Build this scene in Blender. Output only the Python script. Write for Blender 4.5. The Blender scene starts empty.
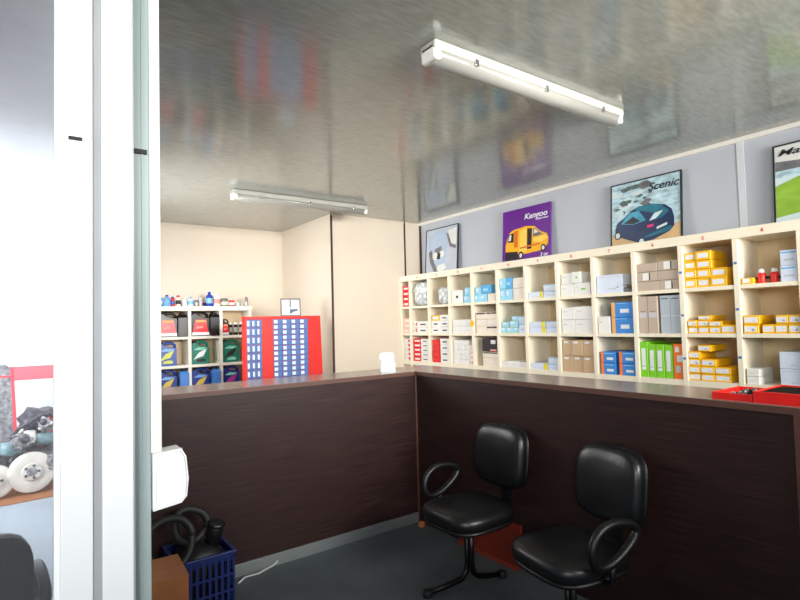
import bpy, bmesh, math, random
from mathutils import Vector, Matrix
from math import sin, cos, pi, radians as R
random.seed(7)
C = bpy.context.scene.collection
# ------------------------------------------------------------------ materials
MATS = {}
def mat(name, col, rough=0.5, metal=0.0, spec=0.5, var=0.06, scale=12.0, bump=0.0, alpha=None, trans=0.0, ior=None, stretch=(1, 1, 1), coat=0.0):
    if name in MATS: return MATS[name]
    m = bpy.data.materials.new(name); m.use_nodes = True
    nt = m.node_tree; b = nt.nodes['Principled BSDF']
    tc = nt.nodes.new('ShaderNodeTexCoord'); mp = nt.nodes.new('ShaderNodeMapping')
    mp.inputs['Scale'].default_value = stretch
    nz = nt.nodes.new('ShaderNodeTexNoise'); nz.inputs['Scale'].default_value = scale; nz.inputs['Detail'].default_value = 4
    rp = nt.nodes.new('ShaderNodeValToRGB')
    rp.color_ramp.elements[0].position = .3; rp.color_ramp.elements[1].position = .7
    rp.color_ramp.elements[0].color = tuple(max(0, c * (1 - var)) for c in col) + (1,)
    rp.color_ramp.elements[1].color = tuple(min(1, c * (1 + var)) for c in col) + (1,)
    nt.links.new(tc.outputs['Object'], mp.inputs['Vector']); nt.links.new(mp.outputs[0], nz.inputs['Vector'])
    nt.links.new(nz.outputs['Fac'], rp.inputs['Fac']); nt.links.new(rp.outputs['Color'], b.inputs['Base Color'])
    b.inputs['Roughness'].default_value = rough; b.inputs['Metallic'].default_value = metal
    b.inputs['Specular IOR Level'].default_value = spec
    if ior: b.inputs['IOR'].default_value = ior
    if trans: b.inputs['Transmission Weight'].default_value = trans
    if coat: b.inputs['Coat Weight'].default_value = coat
    if bump:
        bp = nt.nodes.new('ShaderNodeBump'); bp.inputs['Strength'].default_value = bump; bp.inputs['Distance'].default_value = .004
        nt.links.new(nz.outputs['Fac'], bp.inputs['Height']); nt.links.new(bp.outputs[0], b.inputs['Normal'])
    MATS[name] = m
    return m
def srgb(r, g, b):
    f = lambda c: ((c / 255 + .055) / 1.055) ** 2.4 if c > 10 else c / 255 / 12.92
    return (f(r), f(g), f(b))
M = {}
def cm(name, rgb, **k):
    M[name] = mat(name, srgb(*rgb), **k); return M[name]
cm('cream_wall', (216, 203, 184), rough=.35, var=.02, scale=2)
cm('grey_wall', (184, 188, 195), rough=.4, var=.02, scale=3)
cm('grey_trim', (206, 208, 212), rough=.4, var=.02)
cm('white_wall', (238, 238, 236), rough=.6, var=.02, scale=3)
cm('ceiling', (150, 154, 147), rough=.14, var=.15, scale=12, stretch=(1, 4, 1), spec=.9, ior=1.6)
cm('ceiling_lit', (214, 216, 218), rough=.3, var=.04, scale=6, stretch=(1, 4, 1))  # lit copy of the ceiling, workshop brightness put into the colour
cm('floor_office', (88, 97, 101), rough=.6, var=.14, scale=5, bump=.1)
cm('floor_shop', (150, 158, 166), rough=.5, var=.08, scale=4, bump=.1)
cm('dark_strip', (62, 34, 32), rough=.5)
cm('white_trim', (232, 228, 218), rough=.4, var=.02)
cm('alu', (150, 156, 156), rough=.35, metal=.5, var=.04)
cm('pvc', (238, 241, 241), rough=.3, var=.015, scale=3)
cm('pvc_shade_grey', (164, 180, 178), rough=.4, var=.03, scale=3)  # grey holds the shadow on the recessed jamb; also colours a lid seam
cm('pvc_cream', (232, 232, 222), rough=.4, var=.02)
cm('seal', (158, 161, 164), rough=.7)
cm('rubber', (30, 30, 32), rough=.6)
cm('shelf', (240, 230, 206), rough=.45, var=.025, scale=6)
cm('shelf_back', (232, 208, 168), rough=.6, var=.04, scale=6)
cm('shelf_white', (236, 232, 218), rough=.45, var=.02)
cm('vinyl', (14, 16, 18), rough=.36, var=.1, scale=60, bump=.12, spec=.6)
cm('black_plastic', (13, 13, 15), rough=.42, var=.1)
cm('black_metal', (16, 16, 18), rough=.3, metal=.3)
cm('red_board', (132, 44, 26), rough=.4, var=.12, stretch=(1, 1, 8))
cm('board_edge', (150, 62, 38), rough=.5)
cm('orange_brown', (190, 110, 60), rough=.6)
cm('blue_crate', (24, 40, 100), rough=.4)
cm('carton', (150, 92, 50), rough=.8, var=.08)
cm('black_junk', (22, 22, 25), rough=.45, var=.2, scale=25, bump=.3)
cm('cable_white', (200, 200, 200), rough=.5)
cm('tray_red', (226, 34, 30), rough=.35)
cm('cab_red', (222, 36, 28), rough=.4, var=.03)
cm('drawer_blue', (84, 122, 182), rough=.3, var=.1)
cm('white', (240, 240, 240), rough=.5, var=.02)
cm('paper', (228, 230, 234), rough=.6, var=.03)
cm('lamp_body', (176, 174, 164), rough=.5, var=.05)
cm('chrome', (190, 190, 190), rough=.2, metal=.9)
cm('steel', (150, 150, 148), rough=.35, metal=.8, var=.2)
cm('ink', (34, 34, 40), rough=.6)
cm('red_ink', (222, 84, 68), rough=.6)
cm('frame_black', (30, 28, 30), rough=.4)
cm('frame_brown', (104, 92, 84), rough=.4)
cm('stripe_red', (232, 110, 120), rough=.6)
# dark wood laminate with fine horizontal grain
def wenge():
    m = bpy.data.materials.new('wenge_laminate'); m.use_nodes = True; nt = m.node_tree; b = nt.nodes['Principled BSDF']
    tc = nt.nodes.new('ShaderNodeTexCoord'); mp = nt.nodes.new('ShaderNodeMapping'); mp.inputs['Scale'].default_value = (1.5, 1.5, 120)
    nz = nt.nodes.new('ShaderNodeTexNoise'); nz.inputs['Scale'].default_value = 2.2; nz.inputs['Detail'].default_value = 6; nz.inputs['Distortion'].default_value = .25
    rp = nt.nodes.new('ShaderNodeValToRGB'); e = rp.color_ramp.elements
    e[0].position = .35; e[0].color = srgb(32, 20, 20) + (1,); e[1].position = .68; e[1].color = srgb(62, 40, 37) + (1,)
    nt.links.new(tc.outputs['Object'], mp.inputs[0]); nt.links.new(mp.outputs[0], nz.inputs['Vector'])
    nt.links.new(nz.outputs['Fac'], rp.inputs[0]); nt.links.new(rp.outputs[0], b.inputs['Base Color'])
    b.inputs['Roughness'].default_value = .42; b.inputs['Specular IOR Level'].default_value = .35
    return m
M['wenge'] = wenge()
cm('counter_top', (128, 112, 104), rough=.22, var=.12, scale=4, stretch=(1, 1, 1), spec=.8)
cm('counter_trim', (92, 62, 52), rough=.4)
def glass(name, tint, haze):
    m = bpy.data.materials.new(name); m.use_nodes = True; nt = m.node_tree; nt.nodes.clear()
    out = nt.nodes.new('ShaderNodeOutputMaterial'); t = nt.nodes.new('ShaderNodeBsdfTransparent'); g = nt.nodes.new('ShaderNodeBsdfGlossy')
    d = nt.nodes.new('ShaderNodeBsdfDiffuse'); a = nt.nodes.new('ShaderNodeMixShader'); c = nt.nodes.new('ShaderNodeMixShader')
    t.inputs[0].default_value = tint + (1,); g.inputs['Roughness'].default_value = .02; d.inputs[0].default_value = (.85, .88, .9, 1)
    a.inputs[0].default_value = .06; c.inputs[0].default_value = haze
    nt.links.new(t.outputs[0], a.inputs[1]); nt.links.new(g.outputs[0], a.inputs[2])
    nt.links.new(a.outputs[0], c.inputs[1]); nt.links.new(d.outputs[0], c.inputs[2]); nt.links.new(c.outputs[0], out.inputs[0])
    return m
M['glass'] = glass('pane_glass', (.97, .98, 1), .028)  # white haze mixed in to imitate the washed-out bright view behind
def bright_pane():  # translucent white used so the workshop window pane shows bright
    m = bpy.data.materials.new('bright_pane_white'); m.use_nodes = True; nt = m.node_tree; nt.nodes.clear()
    out = nt.nodes.new('ShaderNodeOutputMaterial'); t = nt.nodes.new('ShaderNodeBsdfTranslucent'); t.inputs[0].default_value = (.9, .93, .95, 1)
    nt.links.new(t.outputs[0], out.inputs[0]); return m
M['bright_pane'] = bright_pane()
def bagmat():
    m = bpy.data.materials.new('clear_bag_of_parts'); m.use_nodes = True; nt = m.node_tree; b = nt.nodes['Principled BSDF']
    tc = nt.nodes.new('ShaderNodeTexCoord'); v = nt.nodes.new('ShaderNodeTexVoronoi'); v.inputs['Scale'].default_value = 22
    rp = nt.nodes.new('ShaderNodeValToRGB'); e = rp.color_ramp.elements
    e[0].position = .1; e[0].color = srgb(238, 242, 242) + (1,); e[1].position = 1.0; e[1].color = srgb(140, 146, 148) + (1,)
    nt.links.new(tc.outputs['Object'], v.inputs['Vector']); nt.links.new(v.outputs['Distance'], rp.inputs[0]); nt.links.new(rp.outputs[0], b.inputs['Base Color'])
    b.inputs['Roughness'].default_value = .2
    return m
M['bag'] = bagmat()

# ------------------------------------------------------------------ mesh helpers
def bm_box(bm, x0, x1, y0, y1, z0, z1, mi=0, bev=0.0, seg=2):
    n = len(bm.faces)
    vs = [bm.verts.new(p) for p in ((x0,y0,z0),(x1,y0,z0),(x1,y1,z0),(x0,y1,z0),(x0,y0,z1),(x1,y0,z1),(x1,y1,z1),(x0,y1,z1))]
    fs = [bm.faces.new([vs[i] for i in q]) for q in ((3,2,1,0),(4,5,6,7),(0,1,5,4),(1,2,6,5),(2,3,7,6),(3,0,4,7))]
    for f in fs: f.material_index = mi
    if bev:
        es = list({e for f in fs for e in f.edges})
        r = bmesh.ops.bevel(bm, geom=es, offset=bev, segments=seg, affect='EDGES', profile=.6)
        for f in r['faces']: f.material_index = mi
    return vs
def bm_prism(bm, pts, y0, y1, mi=0, bev=0.0, seg=2):
    """polygon in local XZ, extruded along Y"""
    a = [bm.verts.new((x, y0, z)) for x, z in pts]; b = [bm.verts.new((x, y1, z)) for x, z in pts]
    fs = [bm.faces.new(a), bm.faces.new(b[::-1])]
    n = len(pts)
    for i in range(n): fs.append(bm.faces.new((a[i], b[i], b[(i+1) % n], a[(i+1) % n])))
    for f in fs: f.material_index = mi
    if bev:
        es = list({e for f in fs[:2] for e in f.edges})
        r = bmesh.ops.bevel(bm, geom=es, offset=bev, segments=seg, affect='EDGES')
        for f in r['faces']: f.material_index = mi
def bm_tube(bm, path, r, n=10, mi=0, closed=False, cap=True):
    P = [Vector(p) for p in path]; N = len(P); rings = []
    rr = r if isinstance(r, (list, tuple)) else [r] * N
    up = None
    for i, p in enumerate(P):
        if closed: t = (P[(i+1) % N] - P[i-1])
        else: t = (P[min(i+1, N-1)] - P[max(i-1, 0)])
        t.normalize()
        if up is None:
            up = Vector((0, 0, 1)) if abs(t.z) < .9 else Vector((1, 0, 0))
        a = t.cross(up).normalized(); b = a.cross(t).normalized(); up = b
        rings.append([bm.verts.new(p + (a * cos(2*pi*k/n) + b * sin(2*pi*k/n)) * rr[i]) for k in range(n)])
    L = N if closed else N - 1
    for i in range(L):
        A, B = rings[i], rings[(i+1) % N]
        for k in range(n):
            f = bm.faces.new((A[k], A[(k+1) % n], B[(k+1) % n], B[k])); f.material_index = mi; f.smooth = True
    if cap and not closed:
        for q, rg in ((0, rings[0][::-1]), (1, rings[-1])):
            f = bm.faces.new(rg); f.material_index = mi
def bm_lathe(bm, prof, n=20, c=(0, 0, 0), mi=0, axis='z'):
    """prof: (radius, height) pairs bottom to top"""
    rings = []
    for r, h in prof:
        ring = []
        for k in range(n):
            a = 2*pi*k/n
            v = (r*cos(a), r*sin(a), h) if axis == 'z' else ((r*cos(a), h, r*sin(a)) if axis == 'y' else (h, r*cos(a), r*sin(a)))
            ring.append(bm.verts.new((c[0]+v[0], c[1]+v[1], c[2]+v[2])))
        rings.append(ring)
    for A, B in zip(rings, rings[1:]):
        for k in range(n):
            f = bm.faces.new((A[k], A[(k+1) % n], B[(k+1) % n], B[k])); f.smooth = True; f.material_index = mi
    for rg in (rings[0][::-1], rings[-1]):
        f = bm.faces.new(rg); f.material_index = mi
def bm_cushion(bm, w, h, t, e=4.0, rings=7, n=40, bend=0.0, taper=0.0):
    """rounded-square pad in local XZ plane, thickness along Y (front = -Y, domed)"""
    def ring(s, y):
        out = []
        for k in range(n):
            a = 2*pi*k/n; c_, s_ = cos(a), sin(a)
            d = (abs(c_)**e + abs(s_)**e) ** (-1/e)
            x = w/2*s*d*c_; z = h/2*s*d*s_
            x *= 1 + taper * (z / h)
            out.append(bm.verts.new((x, y + bend * (x/(w/2))**2, z)))
        return out
    prof = [(.25, -t*.62), (.6, -t*.58), (.85, -t*.50), (.95, -t*.38), (1, -t*.15), (1, t*.1), (.97, t*.3), (.9, t*.38), (.5, t*.4)]
    rg = [ring(s, y) for s, y in prof]
    for A, B in zip(rg, rg[1:]):
        for k in range(n):
            f = bm.faces.new((A[k], B[k], B[(k+1) % n], A[(k+1) % n])); f.smooth = True
    for q, y in ((rg[0], prof[0][1]-.001), (rg[-1], prof[-1][1])):
        c = bm.verts.new((0, y, 0))
        for k in range(n):
            f = bm.faces.new((q[k], q[(k+1) % n], c)); f.smooth = True
def mesh(name, build, mats):
    bm = bmesh.new(); build(bm)
    bmesh.ops.recalc_face_normals(bm, faces=bm.faces)
    me = bpy.data.meshes.new(name); bm.to_mesh(me); bm.free()
    for m in (mats if isinstance(mats, (list, tuple)) else [mats]): me.materials.append(M[m] if isinstance(m, str) else m)
    return me
def obj(name, build, mats, parent=None, loc=(0, 0, 0), rot=(0, 0, 0), label=None, cat=None, group=None, kind=None):
    me = build if isinstance(build, bpy.types.Mesh) else mesh(name, build, mats)
    o = bpy.data.objects.new(name, me); C.objects.link(o)
    o.location = loc; o.rotation_euler = rot
    if parent: o.parent = parent
    if label: o['label'] = label
    if cat: o['category'] = cat
    if group: o['group'] = group
    if kind: o['kind'] = kind
    return o
def thing(name, label, cat, loc=(0, 0, 0), rot=(0, 0, 0), group=None):
    o = bpy.data.objects.new(name, None); C.objects.link(o); o.empty_display_size = .1
    o.location = loc; o.rotation_euler = rot; o['label'] = label; o['category'] = cat
    if group: o['group'] = group
    return o
def struct(name, build, mats, parent=None):
    o = obj(name, build, mats, parent)
    if not parent: o['kind'] = 'structure'
    return o
def text(name, s, size, m, parent, loc, rot=(pi/2, 0, 0), shear=0.0, ext=.0006, width=None, align='LEFT'):
    cu = bpy.data.curves.new(name, 'FONT'); cu.body = s; cu.size = size; cu.shear = shear; cu.extrude = ext; cu.align_x = align
    cu.offset = size * .012
    t = bpy.data.objects.new(name, cu); C.objects.link(t)
    bpy.context.view_layer.update()
    me = bpy.data.meshes.new_from_object(t.evaluated_get(bpy.context.evaluated_depsgraph_get()))
    bpy.data.objects.remove(t)
    me.materials.clear(); me.materials.append(M[m])
    if width:
        w = max(v.co.x for v in me.vertices) - min(v.co.x for v in me.vertices)
        for v in me.vertices: v.co.x *= width / w
    o = bpy.data.objects.new(name, me); C.objects.link(o); o.parent = parent; o.location = loc; o.rotation_euler = rot
    return o
def box_of(*a, **k): return lambda bm: bm_box(bm, *a, **k)

# ------------------------------------------------------------------ key measures
H = 1.128; ZC = 2.7354; WX = 1.645; YP = 1.968; PX = .372; YB = 3.30; XP = -1.99
# ------------------------------------------------------------------ room shell
struct('floor', box_of(XP, WX+.1, -5.5, YB+.1, -.1, 0), 'floor_office')
def _(bm):
    bm_box(bm, -6.2, XP, -5.5, 5.1, -.1, 0)
wf = struct('floor_workshop', _, 'floor_shop')
struct('ceiling', box_of(-2.08, WX+.1, -4.2, 5.1, ZC, ZC+.12), 'ceiling')
struct('ceiling_workshop', box_of(-6.2, -2.08, -4.2, 5.1, ZC, ZC+.12), 'ceiling_lit')  # split off to carry the lighter colour for workshop brightness
struct('wall_right', box_of(WX, WX+.1, -5.5, YP, 0, ZC), 'grey_wall')
def _(bm):
    bm_box(bm, PX, WX+.1, YP, YP+.08, 0, ZC)
struct('wall_front_panel', _, 'cream_wall').name = 'wall_far_right'
struct('wall_recess_side', box_of(PX, PX+.08, YP+.08, YB+.1, 0, ZC), 'cream_wall').name = 'wall_recess'
struct('wall_back', box_of(XP, PX, YB, YB+.1, 0, ZC), 'cream_wall')
struct('wall_left', lambda bm: (bm_box(bm, XP-.08, XP, -.6, 1.0, 0, ZC), bm_box(bm, XP-.08, XP, 2.4, 5.0, 0, ZC), bm_box(bm, XP-.08, XP, 1.0, 2.4, 0, 1.45), bm_box(bm, XP-.08, XP, 1.0, 2.4, 2.45, ZC)), 'white_wall')
w2 = struct('window_added', lambda bm: (bm_box(bm, XP-.07, XP-.01, 1.0, 1.05, 1.45, 2.45), bm_box(bm, XP-.07, XP-.01, 2.35, 2.4, 1.45, 2.45), bm_box(bm, XP-.07, XP-.01, 1.05, 2.35, 1.45, 1.5), bm_box(bm, XP-.07, XP-.01, 1.05, 2.35, 2.4, 2.45)), 'pvc')  # unseen window added in the partition to hold the side fill lamp
obj('window_pane', box_of(XP-.045, XP-.038, 1.05, 2.35, 1.5, 2.4), 'glass', w2)
def _(bm):
    bm_box(bm, -2.52, XP-.08, 5.0, 5.1, 0, ZC)
    bm_box(bm, -6.2, -2.52, 5.0, 5.1, 0, 1.98)
    bm_box(bm, -6.2, -2.52, 5.0, 5.1, 2.6, ZC)
    bm_box(bm, -6.2, -4.2, 5.0, 5.1, 1.98, 2.6)
struct('wall_workshop', _, 'white_wall')
w = struct('window_1', lambda bm: (bm_box(bm, -4.2, -2.52, 5.0, 5.06, 1.98, 2.03), bm_box(bm, -4.2, -2.52, 5.0, 5.06, 2.55, 2.6), bm_box(bm, -2.57, -2.52, 5.0, 5.06, 2.03, 2.55), bm_box(bm, -4.2, -4.15, 5.0, 5.06, 2.03, 2.55), bm_box(bm, -3.4, -3.34, 5.0, 5.06, 2.03, 2.55)), 'pvc')
obj('window_sill', box_of(-4.25, -2.485, 4.93, 5.0, 1.95, 1.98, bev=.004), 'pvc', w)
obj('window_pane', lambda bm: (bm_box(bm, -4.15, -3.4, 5.02, 5.03, 2.03, 2.55), bm_box(bm, -3.34, -2.57, 5.02, 5.03, 2.03, 2.55)), 'bright_pane', w)
struct('trim_1', box_of(-6.2, XP-.08, 4.99, 5.0, .905, 1.075), 'stripe_red')
struct('trim_2', box_of(WX-.022, WX, -5.5, YP, ZC-.03, ZC), 'white_trim')
struct('trim_3', box_of(PX-.006, PX+.018, YP-.008, YP, 0, ZC), 'dark_strip')
struct('trim_4', box_of(1.385, 1.405, YP-.008, YP, 0, ZC), 'dark_strip')
struct('trim_5', box_of(WX-.02, WX, YP-.02, YP, 0, ZC-.03), 'dark_strip')
struct('trim_6', lambda bm: (bm_box(bm, WX-.006, WX, -1.70, -1.655, 0, ZC-.03), [bm_lathe(bm, [(.004, -.004), (.004, 0)], 8, (WX-.006, -1.678, z), axis='x') for z in (2.1, 2.38, 2.6)]), 'grey_trim')
struct('trim_7', box_of(PX, 1.385, YP-.012, YP, ZC-.014, ZC), 'cream_wall')

# ------------------------------------------------------------------ white door frame close to the camera
d1 = struct('door_1', lambda bm: (bm_box(bm, -2.411, -2.355, -2.0, -1.95, 0, ZC, bev=.003), bm_box(bm, -2.421, -2.411, -1.985, -1.96, 0, ZC)), 'pvc')
obj('door_seal', box_of(-2.355, -2.339, -1.994, -1.955, 0, ZC), 'seal', d1)
obj('door_pane', box_of(-3.5, -2.421, -1.975, -1.969, .1, 2.64), 'glass', d1)
obj('door_rail', lambda bm: (bm_box(bm, -3.5, -2.421, -2.0, -1.95, 0.0, .1, bev=.003), bm_box(bm, -3.5, -2.421, -2.0, -1.95, 2.64, ZC, bev=.003), bm_box(bm, -3.56, -3.5, -2.0, -1.95, 0, ZC, bev=.003)), 'pvc', d1)
obj('door_clip', box_of(-2.398, -2.374, -2.004, -1.999, 1.888, 1.895, bev=.001), 'rubber', d1)
d2 = struct('door_2', lambda bm: (bm_box(bm, -2.339, -2.281, -2.0, -1.95, 0, ZC, bev=.003), bm_box(bm, -2.281, -2.276, -1.985, -1.95, 0, ZC)), 'pvc')
obj('door_screw', lambda bm: bm_lathe(bm, [(.003, -.002), (.004, 0)], 8, (-2.325, -2.0, 1.63), axis='y'), 'white', d2)
d3 = struct('door_3', lambda bm: (bm_box(bm, -2.29, -2.236, -1.94, -1.86, 0, ZC, bev=.003), bm_box(bm, -2.253, -2.249, -1.943, -1.94, 0, ZC)), 'pvc_shade_grey')
obj('door_clip', box_of(-2.268, -2.242, -1.947, -1.939, 1.898, 1.908, bev=.001), 'rubber', d3)
cd = obj('cable_conduit', lambda bm: bm_box(bm, -2.236, -2.2125, -1.94, -1.915, 1.222, ZC, bev=.004), 'pvc_cream', label='thin cream cable conduit running down the white door frame into the switch box', cat='conduit')
def _(bm):
    bm_prism(bm, [(-2.234, 1.096), (-2.234, 1.222), (-2.174, 1.226), (-2.163, 1.207), (-2.158, 1.155), (-2.162, 1.116), (-2.174, 1.103)], -1.955, -1.895, bev=.006, seg=3)
jb = obj('switch_box', _, 'white', label='white plastic box with rounded corner mounted on the edge of the door frame', cat='switch box')
obj('box_lid_seam', lambda bm: bm_box(bm, -2.2335, -2.166, -1.93, -1.928, 1.1, 1.2225), 'pvc_shade_grey', jb)

# ------------------------------------------------------------------ counter (L shape)
ct = thing('service_counter', 'L shaped reception counter with dark brown wood grain front and paler worktop', 'counter', (0, 0, 0))
obj('front_panel', box_of(XP+.002, 0, 0.0, .03, .072, H-.03), 'wenge', ct)
obj('front_panel', box_of(0, .03, -3.0, .03, 0.0, H-.03), 'wenge', ct)
def _(bm):
    pts = [(XP+.002, -.008), (-.008, -.008), (-.008, -3.0), (.39, -3.0), (.39, .39), (XP+.002, .39)]
    a = [bm.verts.new((x, y, H-.03)) for x, y in pts]; b = [bm.verts.new((x, y, H)) for x, y in pts]
    bm.faces.new(a); f = bm.faces.new(b)
    for i in range(6): bm.faces.new((a[i], a[(i+1) % 6], b[(i+1) % 6], b[i]))
    bmesh.ops.bevel(bm, geom=list(f.edges), offset=.003, segments=2, affect='EDGES')
obj('worktop', _, 'counter_top', ct)
obj('edge_band', lambda bm: (bm_box(bm, XP+.003, -.006, -.0095, -.008, H-.029, H-.003), bm_box(bm, -.0095, -.008, -3.0, -.006, H-.029, H-.003)), 'counter_trim', ct)
obj('corner_trim', box_of(-.014, 0, -.014, 0, .0, H-.03, bev=.003), 'counter_trim', ct)
obj('end_post', box_of(-.008, 0, -2.50, -2.44, 0, H-.03, bev=.002), 'counter_trim', ct)
obj('kick_strip', box_of(XP+.002, -.014, -.012, 0, 0, .072, bev=.002), 'alu', ct)

# ------------------------------------------------------------------ ceiling lamps
def lamp(y, x0, L, label):
    t = thing('ceiling_lamp', label, 'lamp', (x0, y, ZC), group='fluorescent battens on the ceiling')
    
    obj('lamp_housing', lambda bm: bm_box(bm, 0, L, -.055, .055, -.045, 0, bev=.012, seg=3), 'lamp_body', t)
    def dif(bm):
        n = 10; prof = [(.05*cos(pi*k/n), -.045-.048*sin(pi*k/n)) for k in range(n+1)]
        a = [bm.verts.new((.02, yy, zz)) for yy, zz in prof]; b = [bm.verts.new((L-.02, yy, zz)) for yy, zz in prof]
        for i in range(n):
            f = bm.faces.new((a[i], a[i+1], b[i+1], b[i])); f.smooth = True
        bm.faces.new(a[::-1]); bm.faces.new(b); bm.faces.new((a[0], b[0], b[-1], a[-1]))
    obj('diffuser', dif, 'diffuser', t)
    for i, x in enumerate((.25, .75, 1.25)):
        for s in (-1, 1):
            obj('clip', lambda bm: bm_box(bm, x-.012, x+.012, s*.05-.008, s*.05+.008, -.062, -.03, bev=.003), 'chrome', t)
    for x in (0.0, L-.045):
        obj('end_cap', lambda bm: bm_box(bm, x, x+.045, -.05, .05, -.085, -.01, bev=.014, seg=3), 'pvc_cream', t)
cm('diffuser', (150, 148, 140), rough=.2, var=.04, scale=3, spec=.7)
lamp(-1.47, -1.01, 1.46, 'long fluorescent lamp in clear cover on the ceiling above the chairs, nearest the viewer')
lamp(1.46, -.905, 1.42, 'farther fluorescent lamp on the ceiling above the red drawer cabinet')

# ------------------------------------------------------------------ pigeonhole shelving (right)
SX = 1.30; ZT = 2.0546; FL = [1.689, 1.3736, 1.0504, .735, .42, .105]
YD = [-2.097 + .352*k for k in range(12)]           # divider centres
YEND = YP - .004
sh = thing('pigeonhole_shelving', 'wide cream pigeonhole shelving unit along the grey wall, filled with boxes', 'shelving', (SX, 0, 0))
S = lambda n, *a, **k: obj(n, box_of(*a, **k), 'shelf', sh)
y_lo = -2.80
S('top_board', -.006, .335, y_lo, YEND, 1.9896, ZT, bev=.003)
obj('back_panel', box_of(.325, .338, y_lo, YEND, .02, 1.9896), 'shelf_back', sh)
for y in [-2.80+.014, -2.449] + YD[:11] + [1.77, YEND-.012]:
    S('divider', 0, .325, y-.015, y+.015, 0, 1.9896)
for z in FL:
    th = .045 if z == FL[2] else .026
    S('shelf_board', .003, .325, y_lo+.03, YEND-.03, z-th, z)
S('plinth', .02, .04, y_lo+.03, YEND-.03, 0, .079)
for i in range(11):
    y = -1.92 + .352*i
    text('cell_number', str(4+i), .036, 'red_ink', sh, (-.0075, y+.012, 2.008), rot=(pi/2, 0, -pi/2), align='CENTER')
for yd, zs in ((-1.745, (1.83, 1.53, 1.22)), (-1.393, (1.8, 1.5, 1.2))):
    for z in zs:
        obj('divider_tag', box_of(-.003, 0, yd-.009, yd+.009, z-.008, z+.008, bev=.001), 'drawer_blue', sh)

# ------------------------------------------------------------------ boxes in the cells
ORD = ['leftmost', 'second from left', 'third from left', 'fourth from left', 'fifth from left']
COLN = ['rightmost column', 'second column from right', 'third column from right', 'fourth column from right', 'fifth column from right',
        'sixth column from right', 'sixth column from left', 'fifth column from left', 'fourth column from left', 'third column from left', 'second column from left', 'leftmost column']
ROWN = ['top', 'middle', 'bottom']
for nme, c in dict(yellow=(246, 190, 20), orange_side=(226, 130, 18), offwhite=(234, 232, 226), bluewhite=(214, 224, 240), beige=(188, 170, 152),
                   greyblue=(178, 188, 196), lime=(126, 204, 30), orange=(248, 122, 34), kraft=(198, 166, 128), blue=(50, 134, 214), lightblue=(150, 212, 236),
                   peach=(240, 172, 90), boxred=(226, 34, 40), pink=(244, 150, 140), black_box=(36, 30, 34), creamy=(236, 224, 206), yellow_strip=(226, 210, 30),
                   midblue=(90, 170, 222), greytone=(196, 196, 200), pinkish=(240, 196, 180), orange_dark=(196, 88, 20)).items():
    cm(nme, c, rough=.5, var=.03)
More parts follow.
